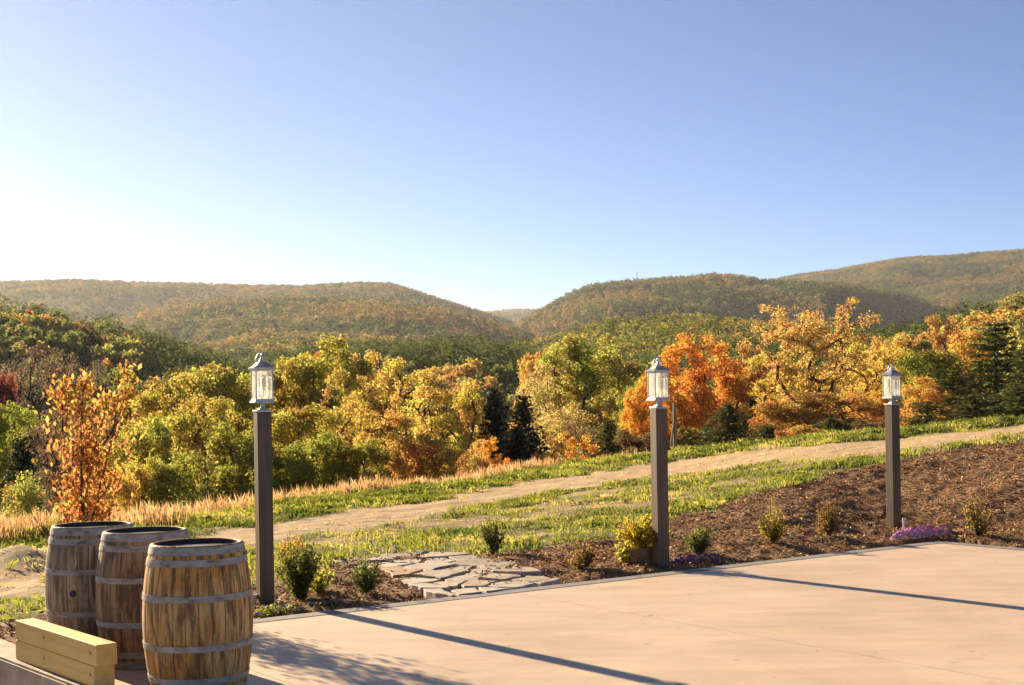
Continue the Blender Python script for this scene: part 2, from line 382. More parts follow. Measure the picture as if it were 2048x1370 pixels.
TZ = np.apply_along_axis(lambda a: np.convolve(np.pad(a, 2, 'edge'), k2, 'valid'), 1, TZ)
def crest_y(u): return np.interp(u, tab_u, crest)

# ridges: (px, py of the skyline, distance), tree height, front slope, back slope
RIDGES = {
 'left': ([(-900, 560, 180), (-500, 560, 170), (-200, 575, 165), (0, 598, 150), (100, 612, 150), (200, 638, 150), (300, 658, 155), (430, 702, 165), (520, 740, 175), (620, 800, 180)], 11, .25, .25),
 'centre': ([(440, 800, 230), (500, 730, 230), (560, 702, 220), (640, 692, 215), (730, 690, 210), (850, 685, 215), (950, 678, 220), (1050, 692, 225), (1090, 732, 230), (1150, 800, 240)], 10, .2, .2),
 'right': ([(1100, 790, 300), (1250, 715, 290), (1400, 695, 280), (1550, 672, 270), (1700, 666, 260), (1790, 660, 250), (1880, 640, 240), (1970, 612, 230), (2048, 592, 220), (2300, 560, 210), (3000, 520, 200)], 10, .15, .15),
 'mid': ([(980, 720, 640), (1040, 692, 620), (1100, 680, 620), (1150, 662, 610), (1250, 645, 600), (1350, 638, 600), (1450, 642, 600), (1530, 650, 600), (1700, 660, 600), (1900, 690, 600), (2000, 740, 600)], 8, .13, .13),
 'far left': ([(-1500, 600, 3000), (-700, 590, 3000), (-200, 577, 3000), (0, 567, 3000), (140, 563, 3000), (300, 568, 3000), (420, 571, 3000), (600, 575, 3000), (720, 568, 3000), (780, 569, 3000), (810, 577, 2980), (860, 593, 2950), (950, 621, 2900), (1000, 635, 2850), (1060, 660, 2800), (1140, 720, 2750)], 8, .2, .2),
 'left spur': ([(-300, 700, 1900), (0, 690, 1900), (150, 660, 1900), (230, 643, 1900), (330, 621, 1900), (430, 605, 1900), (520, 599, 1900), (620, 598, 1900), (720, 602, 1900), (800, 607, 1900), (880, 620, 1900), (960, 638, 1900), (1040, 660, 1900), (1120, 700, 1900)], 8, .15, .2),
 'gap': ([(860, 690, 5500), (920, 640, 5500), (980, 627, 5500), (1050, 622, 5500), (1090, 623, 5500), (1180, 660, 5500)], 8, .2, .2),
 'right front': ([(960, 700, 2300), (1030, 655, 2350), (1075, 627, 2400), (1110, 606, 2400), (1150, 586, 2400), (1180, 574, 2400), (1240, 565, 2400), (1300, 562, 2400), (1370, 557, 2400), (1440, 551, 2400), (1480, 554, 2400), (1520, 561, 2400), (1570, 565, 2400), (1640, 567, 2420), (1690, 569, 2450), (1740, 574, 2580), (1790, 582, 2720), (1830, 592, 2850), (1880, 615, 2950), (1940, 655, 3000), (2000, 700, 3000)], 8, .2, .25),
 'far right': ([(1380, 640, 4200), (1480, 592, 4200), (1540, 563, 4200), (1600, 552, 4200), (1680, 542, 4200), (1740, 531, 4200), (1800, 522, 4200), (1900, 515, 4200), (1960, 510, 4200), (2048, 504, 4200), (2300, 492, 4200), (3200, 500, 4200)], 8, .2, .2)}
for k_, m_ in (('left', 2.15), ('centre', 2.0), ('right', 1.5), ('mid', 1.25)): RIDGES[k_] = ([(a_, b_, d_*m_) for a_, b_, d_ in RIDGES[k_][0]],)+RIDGES[k_][1:]
def ridge_z(name, u, Y):
    pts, th, sf, sb = RIDGES[name]; p = np.array(pts, float)
    ru = (p[:, 0]-CX)/F; zc = CAMH+(hz(p[:, 0])-p[:, 1])*p[:, 2]/F-th
    d = np.interp(u, ru, p[:, 2]); z = np.interp(u, ru, zc, left=-60, right=-60)
    far = p[:, 2].mean() > 1000; w = d*(.07 if far else .09); e = Y-d
    sf = sf if name != 'right front' else np.interp(u, [(1650-CX)/F, (1700-CX)/F], [sf, .62])
    drop = np.where(e < 0, sf, sb)*(np.sqrt(e*e+w*w)-w)
    zz = z-drop
    if far:
        X = u*Y; L = 420.0
        gul = np.abs(fbm(X/L+.35*Y/L, Y/(L*2.2), 11, 3)-.5)*2
        gul2 = fbm(X/150, Y/260, 23, 3)-.5
        zz = zz-np.clip(drop/70, 0, 1)*((.55-gul)*78+gul2*40)
    return zz
def height(X, Y):
    X = np.asarray(X, float); Y = np.maximum(np.asarray(Y, float), 3.01); u = np.clip(X/Y, -1.59, 1.59); ly = np.log(np.minimum(Y, 8990))
    fi = (u+1.6)/3.2*640; fj = (ly-LOGY[0])/(LOGY[-1]-LOGY[0])*(NL-1)
    i = np.clip(fi.astype(int), 0, 639); j = np.clip(fj.astype(int), 0, NL-2); a, b = fi-i, fj-j
    z = (TZ[i, j]*(1-a)+TZ[i+1, j]*a)*(1-b)+(TZ[i, j+1]*(1-a)+TZ[i+1, j+1]*a)*b
    if np.max(Y) > 60:
        for k in RIDGES:
            zr = ridge_z(k, u, Y); z = np.maximum(z, zr)
    return z
def near_bumps(X, Y): return (fbm(X*.9, Y*.9, 3, 4)-.5)*.10*np.clip((Y-10.5)/3, 0, 1)+(fbm(X*4, Y*4, 9, 3)-.5)*.035
def hgt(x, y): return float(height(np.array([x]), np.array([y]))[0])

def gpx(px, py):
    """where the sight line through a pixel meets the near ground"""
    u, w = uw(px, py); Ys = np.linspace(9, 45, 3000); z = height(u*Ys, Ys); s = CAMH-w*Ys
    k = np.argmax(s <= z); Y = Ys[k] if s[k] <= z[k] else 40.0
    return Vector((u*Y, Y, float(z[k])))

# ground cover zones, laid out along the hillside
MUL = np.array([(-300, 1300), (60, 1232), (330, 1215), (520, 1168), (620, 1132), (690, 1124), (850, 1113), (930, 1111), (985, 1106), (1150, 1086), (1240, 1070), (1340, 1043), (1450, 1010), (1485, 990), (1560, 973), (1640, 957), (1720, 938), (1800, 922), (1850, 908), (1930, 894), (2048, 880), (2300, 858), (2600, 840)], float)
SPA = np.array([(-300, 1190), (0, 1190), (200, 1150), (330, 1108), (540, 1098), (600, 1092), (800, 1080), (900, 1062), (985, 1047), (1100, 1040), (1180, 1035), (1300, 1030), (1350, 1003), (1450, 985), (1560, 955), (1650, 925), (1750, 905), (1850, 896), (1950, 880), (2048, 873), (2300, 850), (2600, 832)], float)
RLO = np.array([(-300, 1200), (0, 1185), (330, 1100), (540, 1085), (700, 1062), (900, 1022), (1000, 1003), (1100, 985), (1250, 966), (1340, 955), (1500, 930), (1640, 910), (1770, 898), (1870, 890), (2048, 868), (2300, 848), (2600, 830)], float)
RHI = np.array([(-300, 1170), (0, 1150), (330, 1083), (430, 1066), (540, 1048), (700, 1022), (900, 994), (1000, 974), (1100, 958), (1200, 944), (1320, 926), (1500, 904), (1600, 892), (1760, 880), (1870, 868), (2048, 851), (2300, 832), (2600, 816)], float)
def zones(X, Y, Z):
    px, py = pix(X, Y, Z); n = (fbm(X*1.7, Y*1.7, 5, 4)-.5); n2 = (fbm(X*.6, Y*.6, 15, 3)-.5); k = 9/np.maximum(Y, 9)*60
    f = lambda A: np.interp(px, A[:, 0], A[:, 1])
    mulch = py > f(MUL)+n*k*.9
    road = (py < f(RLO)+n*k*.55+n2*k*.5) & (py > f(RHI)+n*k*.7) & ~mulch
    return px, py, mulch, road, n, n2, f
def grass_density(X, Y, Z):
    px, py, mulch, road, n, n2, f = zones(X, Y, Z)
    near_band = (py <= f(MUL)+n*30) & (py > f(SPA)+n2*40+n*20)
    green_patch = (((px-1050+n2*60)/95)**2+((py-(1000-(px-1050)*.16)+n*16)/13)**2) < 1+n*2
    strip = (py <= f(RHI)+n*24)
    sparse = ~near_band & ~strip & ~mulch & ~road
    d = np.where(near_band, np.clip(-.15+2.0*fbm(X*1.3, Y*1.3, 31, 4), .1, 1), 0)
    d = np.where(strip, np.clip(-.42+2.2*fbm(X*1.2, Y*1.2, 41, 4), .08, 1), d)
    d = np.where(sparse, np.clip(-.42+1.5*fbm(X*.8, Y*1.1, 51, 5), .05, .9), d)
    d = np.where(green_patch & ~strip, .9, d)
    d = np.where(road, .03, d); d = np.where(mulch, .012, d)
    # left of the barrels: bare mound and scraped earth between two green patches
    left = px < 330+n2*300; d = np.where(left & (py > 1098+n*30) & (py < 1196+n*30), .12, d)
    return d
def gridmesh(X, Y, Z, keep):
    r, c = X.shape; idx = np.arange(r*c).reshape(r, c)
    q = np.stack([idx[:-1, :-1], idx[:-1, 1:], idx[1:, 1:], idx[1:, :-1]], -1)[keep]
    used, inv = np.unique(q, return_inverse=True)
    V = np.stack([X.ravel(), Y.ravel(), Z.ravel()], 1)[used]; return V, inv.reshape(-1, 4)
def build_near():
    u = np.arange(-.60, .601, .0019); py = np.concatenate([np.linspace(9.0, 24, 300), np.linspace(24, 46, 150)[1:]])
    U, Y = np.meshgrid(u, py); X = U*Y; Z = height(X, Y)
    px, pyy, mul, road, n, n2, f = zones(X, Y, Z)
    Z = Z+near_bumps(X, Y)
    Z = Z+np.where(mul, (fbm(X*5, Y*5, 77, 4)-.5)*.085, 0)
    # never above the patio
    Z = np.where(inside_patio(X, Y, .25), np.minimum(Z, -.05), Z)
    cell = lambda a: a[:-1, :-1]
    mound = np.exp(-((px-40)/70)**2-((pyy-1128)/16)**2)*.22; Z = Z+mound
    gd = grass_density(X, Y, Z)
    m, r = cell(mul), cell(road) & ~cell(mul)
    for nm, keep, mat, kd in (('ground', ~m & ~r, 'grass_soil', 0), ('dirt_road', r, 'road_dirt', 0), ('mulch_bed', m, 'mulch', 0)):
        V, q = gridmesh(X, Y, Z, keep); mb = MB().add(V, q, smooth=True); o = mb.build(nm, M[mat]); tag(o, kind='structure')
        a = o.data.attributes.new('gmask', 'FLOAT', 'FACE'); a.data.foreach_set('value', np.clip(cell(gd)[keep]*1.1, 0, 1).astype(np.float32))
    global NEAR_Z
    NEAR_Z = (u, py, Z)
def surf(X, Y):
    """height of the built near ground"""
    u, ys, Z = NEAR_Z; X = np.asarray(X, float); Y = np.asarray(Y, float); U = X/Y
    i = np.clip(np.searchsorted(u, U)-1, 0, len(u)-2); j = np.clip(np.searchsorted(ys, Y)-1, 0, len(ys)-2)
    a = (U-u[i])/(u[i+1]-u[i]); b = (Y-ys[j])/(ys[j+1]-ys[j])
    return (Z[j, i]*(1-a)+Z[j, i+1]*a)*(1-b)+(Z[j+1, i]*(1-a)+Z[j+1, i+1]*a)*b
def sf(x, y): return float(surf(np.array([x]), np.array([y]))[0])

# ------------------------------------------------------------------ patio
EA = R_(35.7); e = Vector((math.cos(EA), math.sin(EA), 0)); pn = Vector((math.sin(EA), -math.cos(EA), 0))   # edge direction, direction into the patio
A0 = gz(500, 1240); C0 = gz(1872, 1082); C0 = A0+e*((C0-A0).dot(e))
Lp = A0-e*1.75
BW = .20
def inside_patio(X, Y, margin=0.0):
    s = (X-A0.x)*e.x+(Y-A0.y)*e.y; t = (X-A0.x)*pn.x+(Y-A0.y)*pn.y; smax = (C0-A0).dot(e)
    return (t > -margin) & (s < smax+margin) & (s > -1.75-margin)
build_near()

def slab(name, P, zt, zb, mat, bev=.008):
    bm = bmesh.new(); vs = [bm.verts.new((p[0], p[1], zt)) for p in P]; f = bm.faces.new(vs)
    r = bmesh.ops.extrude_face_region(bm, geom=[f]); bmesh.ops.translate(bm, vec=(0, 0, zb-zt), verts=[x for x in r['geom'] if isinstance(x, bmesh.types.BMVert)])
    bmesh.ops.recalc_face_normals(bm, faces=bm.faces)
    me = bpy.data.meshes.new(name); 
    if bev: bmesh.ops.bevel(bm, geom=[x for x in bm.edges if abs(x.verts[0].co.z-zt) < 1e-5 and abs(x.verts[1].co.z-zt) < 1e-5], offset=bev, segments=2, affect='EDGES')
    bm.to_mesh(me); bm.free(); me.materials.append(M[mat]); o = link(name, me); return tag(o, kind='structure')
smax = (C0-A0).dot(e)
def pp(s, t): v = A0+e*s+pn*t; return (v.x, v.y)
# control joints run square to the edge, where the slab was cut into bays
j1 = gz(1330, 1240); s1 = (j1-A0).dot(e); j2 = gz(494, 1337); s2 = (j2-A0).dot(e)
cuts = [-1.75, s2, s1, smax-BW]
for k in range(3):
    g0 = .0003 if k else 0; g1 = .0003
    slab('patio', [pp(cuts[k]+g0, 16), pp(cuts[k+1]-g1, 16), pp(cuts[k+1]-g1, BW), pp(cuts[k]+g0, BW)], 0, -.14, 'concrete', .003)
for s0, s3 in ((-1.75, 1.9), (1.908, 5.2), (5.208, smax)):
    slab('patio_border', [pp(s0, BW-.006), pp(s3, BW-.006), pp(s3, 0), pp(s0, 0)], .004, -.16, 'border_concrete', .003)
slab('patio_border', [pp(smax-BW+.006, 16), pp(smax, 16), pp(smax, BW), pp(smax-BW+.006, BW)], .004, -.16, 'border_concrete', .003)

# low concrete kerb under the timbers, and the lower paving beside it
BA = R_(-50.0); bd = Vector((math.cos(BA), math.sin(BA), 0)); bn = Vector((-bd.y, bd.x, 0))    # along the timbers, towards the barrels
B0 = at(30, 1240, 9.56); B0.z = 0
q = lambda s, t: tuple((B0+bd*s+bn*t)[:2])
slab('concrete_kerb', [q(-1.6, -.06), q(7, -.06), q(7, .24), q(-1.6, .24)], .05, -.4, 'curb_concrete', .015)
slab('lower_pavement', [q(-.2, -3), q(7, -3), q(7, -.06), q(-.2, -.06)], -.17, -.3, 'low_paving', 0)

# ------------------------------------------------------------------ far ground and hills
def build_far():
    u = np.unique(np.concatenate([np.linspace(-1.55, -.46, 60), np.linspace(-.46, .46, 520), np.linspace(.46, 1.55, 60)]))
    ys = np.concatenate([np.exp(np.linspace(math.log(45.5), math.log(700), 150)), np.linspace(700, 6200, 230)[1:], [7000, 9000]])
    U, Y = np.meshgrid(u, ys); X = U*Y; Z = height(X, Y); Z[0] -= .06
    cell = Y[:-1, :-1]
    for nm, keep in (('ground', cell < 115), ('hills', cell >= 115)):
        V, qd = gridmesh(X, Y, Z, keep); tag(MB().add(V, qd, smooth=True).build(nm, M['hill_soil']), kind='structure')
    # line of sight: highest elevation angle met before each row
    ang = (Z-CAMH)/Y; run = np.maximum.accumulate(ang, 0)
    return u, ys, run, Z
FU, FY, FRUN, FZ = build_far()
def hidden(X, Y, Ztop, slack=12.0):
    i = np.clip(np.searchsorted(FU, X/Y), 0, len(FU)-1); j = np.clip(np.searchsorted(FY, Y)-3, 0, len(FY)-1)
    return (Ztop+slack-CAMH)/Y < FRUN[j, i]
# wide sheet below everything so the land reaches the horizon
o = MB().add([(-12000, -4000, -12), (12000, -4000, -12), (12000, 12000, -12), (-12000, 12000, -12)], [[0, 1, 2, 3]]).build('ground', M['hill_soil']); tag(o, kind='structure')

def mk_canopy(name, stops):
    t = NT(name); cl, var = t.attr('clump'), t.attr('var'); c = t.ramp(cl, stops); c = t.hsv(c, .5, 1, t.math('MULTIPLY_ADD', var, .7, .65))
    p = t.principled(c, .9, 0, .03); tr = t.n('ShaderNodeBsdfTranslucent'); t.l(t.hsv(c, .5, 1.0, 1.25), tr.inputs[0]); m = t.n('ShaderNodeMixShader'); m.inputs[0].default_value = .42
    t.l(p, m.inputs[1]); t.l(tr.outputs[0], m.inputs[2]); return t.done(m.outputs[0])
mk_canopy('canopy_far', [(.12, (.05, .075, .03)), (.4, (.12, .135, .045)), (.6, (.21, .175, .055)), (.9, (.31, .18, .06))])
mk_canopy('canopy_mid', [(.15, (.10, .125, .03)), (.42, (.21, .215, .05)), (.66, (.36, .30, .065)), (.92, (.46, .27, .07))])
def leafy_canopy(name, region, spacing, rad, seed, mat, per=170, leaf=1.0, pts=None):
    rng = np.random.default_rng(seed)
    if pts is None:
        y0, y1, u0, u1 = region; n = int((y1*y1-y0*y0)*.5*(u1-u0)/spacing**2); Y = np.sqrt(rng.uniform(y0*y0, y1*y1, n)); X = Y*rng.uniform(u0, u1, n); Z = height(X, Y)
        k = ~hidden(X, Y, Z+rad*1.6, 3); X, Y, Z = X[k], Y[k], Z[k]
    else: X, Y = np.array(pts).T; Z = height(X, Y)+2.5
    n = len(X); s = rad*rng.uniform(.65, 1.3, n); pt = fbm(X/spacing/9, Y/spacing/9, seed, 3); cl = np.clip(rng.normal(.5, .2, n)+(pt-.5)*1.2, 0, 1)
    d = unit(rng.normal(size=(n, per, 3))); d[..., 2] = np.abs(d[..., 2])*1.2-.2; lob = 1+.22*np.sin(d[..., 0]*5+np.arange(n)[:, None])*np.cos(d[..., 1]*5+np.arange(n)[:, None]*1.7)+.12*np.sin(d[..., 2]*9+np.arange(n)[:, None])
    P = np.stack([X, Y, Z+s*.7], 1)[:, None]+d*(s[:, None]*lob*rng.uniform(.82, 1.05, (n, per)))[..., None]*np.array([1, 1, 1.05]); P = P.reshape(-1, 3); N = d.reshape(-1, 3)+rng.normal(size=(n*per, 3))*.35
    v, f = leaves(P, N, leaf*rng.uniform(.7, 1.4, n*per)*np.repeat(np.clip(Y/600, .75, 1.6), per), .8, rng); o = MB().add(v, f, np.clip(np.repeat(rng.uniform(0, 1, n), per)*.6+rng.uniform(0, .4, n*per), 0, 1), np.repeat(cl, per)).build(name, M[mat]); tag(o, kind='stuff'); print(name, n)
mk_canopy('canopy_near', [(.15, (.10, .125, .035)), (.42, (.20, .205, .05)), (.66, (.35, .30, .07)), (.92, (.48, .28, .07))])
leafy_canopy('mid_hill_forest', (440, 1300, -.45, .45), 7.0, 4.6, 2, 'canopy_mid')
leafy_canopy('ridge_forest', (1150, 4700, -.46, .46), 10.5, 5.6, 1, 'canopy_far', 34, 1.75)
leafy_canopy('gap_forest', (4700, 5800, -.06, .06), 16, 8, 3, 'canopy_far', 34, 2.5)

# ------------------------------------------------------------------ trees
def skeleton(clumps, trunk_pts, r0, rng, n=6, wig=.06):
    """branches grown from the trunk to every foliage clump, thickening towards the base"""
    nodes = [np.array(p, float) for p in trunk_pts]; par = [-1]+list(range(len(nodes)-1)); leaf_n = []
    order = np.argsort(np.linalg.norm(clumps-np.array(trunk_pts[len(trunk_pts)//2]), axis=1))
    for ci in order:
        c = clumps[ci]; P = np.array(nodes); d = c-P; dist = np.linalg.norm(d, axis=1)
        pen = dist*(1+.9*np.clip(-d[:, 2]/(dist+1e-6)+.25, 0, 2)); pen[0] += 2
        j = int(np.argmin(pen)); L = dist[j]; k = max(2, int(L/.7)); a = nodes[j]; prev = j
        side = rng.normal(size=3)*wig*L; side[2] += .10*L
        for t in range(1, k+1):
            f = t/k; p = a*(1-f)+c*f+side*math.sin(f*math.pi)
            nodes.append(p); par.append(prev); prev = len(nodes)-1
        leaf_n.append(prev)
    N = np.array(nodes); w = np.zeros(len(N))
    for i in leaf_n: w[i] += 1
    for i in range(len(N)-1, 0, -1): w[par[i]] += w[i]
    rad = r0*np.maximum(w/w[0], 0)**.5; rad = np.maximum(rad, r0*.045)
    mb = MB()
    for i in range(1, len(N)):
        p = par[i]; v, f = tube([N[p], N[i]], [rad[p]*(1 if p else 1.25), rad[i]], n if rad[i] > r0*.15 else 4); mb.add(v, f, smooth=True)
    return mb
def crown_leaves(clumps, cr, per, leaf, rng, zc, flat=.75, upbias=.4, asp=.6, cvar=None, drop=0.0):
    mb = MB(); n = len(clumps); cr = np.broadcast_to(cr, (n,))
    cv = rng.uniform(0, 1, n) if cvar is None else cvar
    for i in range(n):
        m = int(per*(cr[i]/cr.mean())**1.6*rng.uniform(.6, 1.35)); d = unit(rng.normal(size=(m, 3))); r = rng.uniform(.25, 1, m)**.55
        lob = 1+.35*np.sin(d[:, 0]*4+i)*np.cos(d[:, 1]*5+i*2)
        P = clumps[i]+d*(r*lob*cr[i])[:, None]*np.array([1, 1, flat])
        N = d*.6+rng.normal(size=(m, 3))*.75+np.array([0, 0, upbias]); T = rng.normal(size=(m, 3))+np.array([0, 0, -drop])
        v, f = leaves(P, N, leaf*rng.uniform(.65, 1.35, m), asp, rng, T)
        mb.add(v, f, rng.uniform(0, 1, m), np.clip(cv[i]+rng.normal(0, .12, m), 0, 1))
    return mb
def env_points(n, H, R, base, rng, shape='round', hollow=.45, sep=.0):
    out = []; tries = 0
    while len(out) < n and tries < 6000:
        tries += 1; z = rng.uniform(base, 1.0); t = (z-base)/(1-base)
        if shape == 'round': rr = math.sqrt(max(0, 1-((t-.45)/.58)**2))
        elif shape == 'vase': rr = .35+.75*t-.75*max(0, t-.72)*2
        elif shape == 'cone': rr = 1.02-t
        elif shape == 'tall': rr = math.sqrt(max(0, 1-((t-.5)/.56)**4))*.95
        else: rr = .95-.25*t-.5*max(0, t-.7)     # bushy
        a = rng.uniform(0, 2*math.pi); lob = .78+.22*math.sin(3*a+H)+.12*math.sin(5*a+z*6)
        q_ = rng.uniform(hollow, 1)**.6; p = np.array([math.cos(a)*rr*R*lob*q_, math.sin(a)*rr*R*lob*q_, z*H*(.93+.07*math.sin(a*2+1))])
        if sep and out and min(np.linalg.norm((p-o)) for o in out) < sep: continue
        out.append(p)
    return np.array(out)
PROTO = {}
def proto(name, seed, H=7.0, R=2.6, base=.18, shape='round', n=60, cr=.62, per=260, leaf=.16, r0=.16, flat=.75, sep=.45, hollow=.45, stems=1, lean=.0, bark='bark', leafmat='leaf', asp=.6, trunk=True):
    if name[:4] != 'wood': per, leaf = int(per*1.75), leaf*.76
    rng = np.random.default_rng(seed); cl = env_points(n, H, R, base, rng, shape, hollow, sep)
    crs = cr*rng.uniform(.7, 1.3, len(cl))*(1.15-.35*(cl[:, 2]/H))
    tb = MB(); parts = np.array_split(np.argsort(np.arctan2(cl[:, 1], cl[:, 0])), stems)
    for k, ids in enumerate(parts):
        c = cl[ids].mean(0); x0 = np.array([math.cos(k*6.28/stems), math.sin(k*6.28/stems), 0])*(.18*stems**.5 if stems > 1 else 0); x0[2] = -.35
        hh = H*(.62 if stems == 1 else .45); top = np.array([c[0]*.5, c[1]*.5, hh])
        tp = [x0*(1-f)+top*f+np.array([rng.normal(0, .05), rng.normal(0, .05), 0])*(H/7) for f in np.linspace(0, 1, 6)]; tp[0] = x0
        s = skeleton(cl[ids], tp, r0/(stems**.45), rng)
        for v, f in zip(s.v, s.f): tb.v.append(v); tb.f.append(f+tb.n-(f.min() if len(f) else 0)); tb.n += len(v); tb.a.append(np.full(len(f), .5)); tb.b.append(np.full(len(f), .5)); tb.m.append(np.zeros(len(f), int)); tb.sm.append(np.ones(len(f), bool))
    cm = crown_leaves(cl, crs, per, leaf, rng, H*.5, flat, asp=asp)
    PROTO[name] = (H, R, tb.mesh('trunk', M[bark]), cm.mesh('crown', M[leafmat]))
def conifer(name, seed, H, R, whorl, per, spray, droop, dens, base=.06, ragged=.25, width_pow=1.0):
    rng = np.random.default_rng(seed); mb = MB(); tb = MB()
    v, f = tube([(0, 0, -.3), (0, 0, H*.5), (0, 0, H)], [R*.075, R*.045, .01], 7); tb.add(v, f, smooth=True)
    z = base*H
    while z < H*.98:
        t = (z/H-base)/(1-base); L = R*(1-t)**width_pow*rng.uniform(1-ragged, 1+ragged*.5)+.06*R; nb = max(4, int(whorl*(1-.4*t)))
        a0 = rng.uniform(0, 6.28)
        for b in range(nb):
            a = a0+b*6.28/nb+rng.normal(0, .2); l = L*rng.uniform(.7, 1.1); dirv = np.array([math.cos(a), math.sin(a), 0])
            tip = dirv*l+np.array([0, 0, z+(.25*l if t > .7 else .02*l)-droop*l]); o_ = np.array([0, 0, z])
            v, f = tube([o_, o_*.5+tip*.5+np.array([0, 0, .06*l]), tip], [R*.016, R*.01, R*.004], 4); tb.add(v, f, smooth=True)
            m = max(4, int(per*l/R)); s = rng.uniform(.12, 1, m)**.75
            P = o_+(tip-o_)*s[:, None]+np.stack([rng.normal(0, .16*l*dens, m), rng.normal(0, .16*l*dens, m), rng.normal(0, .05*l+.03, m)], 1)
            N = np.array([0, 0, 1.0])+rng.normal(size=(m, 3))*.5; T = dirv+rng.normal(size=(m, 3))*.45
            v, f = leaves(P, N, spray*rng.uniform(.6, 1.3, m), .42, rng, T); mb.add(v, f, rng.uniform(0, 1, m), np.clip(rng.normal(.5, .2, m), 0, 1))
        z += H/ (26 if H > 4 else 18)*rng.uniform(.7, 1.2)
    PROTO[name] = (H, R, tb.mesh('trunk', M['bark']), mb.mesh('crown', M['needle']))

proto('broad_a', 1, n=64, cr=.66, per=300)
proto('broad_b', 2, R=2.9, n=70, cr=.62, per=290, stems=2)
proto('bushy_a', 3, H=4.0, R=2.0, base=.04, shape='bushy', n=52, cr=.48, per=260, leaf=.13, r0=.10, stems=3, sep=.35)
proto('bushy_b', 4, H=3.2, R=2.0, base=.03, shape='bushy', n=46, cr=.46, per=250, leaf=.12, r0=.08, stems=4, sep=.35)
proto('open_a', 5, H=6.5, R=2.7, base=.24, shape='vase', n=62, cr=.50, per=190, leaf=.13, r0=.19, stems=2, flat=.65)
proto('open_b', 6, H=6.0, R=2.4, base=.3, shape='vase', n=48, cr=.5, per=200, leaf=.13, r0=.16, stems=3, flat=.65)
proto('maple', 7, H=8.5, R=3.2, base=.16, n=110, cr=.62, per=280, leaf=.16, r0=.2, sep=.5)
proto('tall', 8, H=11, R=2.8, base=.22, shape='tall', n=90, cr=.72, per=250, leaf=.19, r0=.24, sep=.55)
proto('oak', 9, H=11, R=5.0, base=.28, shape='vase', n=120, cr=.60, per=104, leaf=.17, r0=.22, flat=.7, sep=.6, hollow=.3)
proto('thin', 10, H=7.5, R=2.4, base=.12, shape='tall', n=60, cr=.6, per=110, leaf=.14, r0=.14, stems=3, sep=.4)
proto('sapling', 12, H=2.8, R=1.0, base=.12, shape='round', n=26, cr=.28, per=120, leaf=.11, r0=.05, stems=3, sep=.2)
conifer('cedar_a', 21, 5.5, 1.5, 11, 46, .26, .0, 1.4, .02, .3, .75)
conifer('cedar_b', 22, 4.6, 1.9, 12, 46, .26, -.12, 1.5, .02, .35, .6)
conifer('pine_a', 23, 11, 3.4, 8, 95, .42, .02, 1.0, .10, .4, .65)
conifer('pine_b', 24, 9.5, 3.4, 7, 95, .42, .0, 1.0, .14, .5, .55)
for k in range(5):
    proto('wood_%d' % k, 40+k, H=11, R=4.6+.35*(k % 3), base=.16, n=38+4*k, cr=1.25, per=95, leaf=.55, r0=.3, sep=.9, shape=('round', 'round', 'tall', 'round', 'bushy')[k], flat=.8)
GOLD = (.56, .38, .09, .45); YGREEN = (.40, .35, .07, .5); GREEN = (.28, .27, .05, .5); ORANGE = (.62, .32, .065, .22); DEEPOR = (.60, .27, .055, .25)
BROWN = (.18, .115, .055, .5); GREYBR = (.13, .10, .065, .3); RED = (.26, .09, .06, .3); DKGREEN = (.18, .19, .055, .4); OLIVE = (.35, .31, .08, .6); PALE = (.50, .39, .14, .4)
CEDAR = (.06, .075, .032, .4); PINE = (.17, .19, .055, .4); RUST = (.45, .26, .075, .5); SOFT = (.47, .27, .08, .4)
trng = random.Random(5)
def tree(kind, px, top, width, Y, col, name, label, group=None, wob=True):
    u, _ = uw(px, top); X = u*Y; zb = hgt(X, Y)-.1; zt = at(px, top, Y).z; H, R, tm, cm = PROTO[kind]
    h = max(.5, zt-zb); w = width/F*Y/2
    r = thing(name, label, 'tree' if 'bush' not in name and 'shrub' not in name else 'bush', (X, Y, zb), trng.uniform(0, 6.28), group)
    sh = w/R*(1.3 if kind[:2] in ('br', 'bu', 'op') else 1.12); r.scale = (sh, sh, h/(H*1.0))
    a = link('trunk', tm, r); c = link('crown', cm, r); c.color = (col[0]*trng.uniform(.92, 1.08), col[1]*trng.uniform(.92, 1.08), col[2], col[3])
    return r
EDGE = 'trees and bushes along the field edge'
T = lambda *a: tree(*a, group=EDGE)
# left corner
T('cedar_a', 42, 866, 120, 36, CEDAR, 'cedar_tree', 'small dark conical cedar in the left corner behind the barrels')
T('bushy_b', 20, 950, 150, 30, OLIVE, 'green_bush', 'low olive green bush at the left edge in front of the small cedar')
T('broad_a', -22, 795, 150, 48, GREEN, 'broadleaf_tree', 'sunlit green tree cut off by the left edge above the small cedar')
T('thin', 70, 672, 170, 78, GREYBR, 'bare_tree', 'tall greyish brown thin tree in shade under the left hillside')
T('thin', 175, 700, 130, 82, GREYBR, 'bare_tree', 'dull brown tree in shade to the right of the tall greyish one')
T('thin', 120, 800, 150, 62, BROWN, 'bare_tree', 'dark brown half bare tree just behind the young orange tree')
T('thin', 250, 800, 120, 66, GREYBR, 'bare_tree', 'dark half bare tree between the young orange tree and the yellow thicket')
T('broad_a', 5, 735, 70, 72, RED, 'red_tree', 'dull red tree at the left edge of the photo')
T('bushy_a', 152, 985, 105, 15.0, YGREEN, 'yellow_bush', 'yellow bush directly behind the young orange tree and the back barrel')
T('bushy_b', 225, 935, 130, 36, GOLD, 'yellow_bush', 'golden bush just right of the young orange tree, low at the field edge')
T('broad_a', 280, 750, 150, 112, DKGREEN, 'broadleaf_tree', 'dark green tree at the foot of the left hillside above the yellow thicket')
T('broad_b', 215, 742, 150, 118, DKGREEN, 'broadleaf_tree', 'dark green tree at the foot of the left hillside behind the young orange tree')
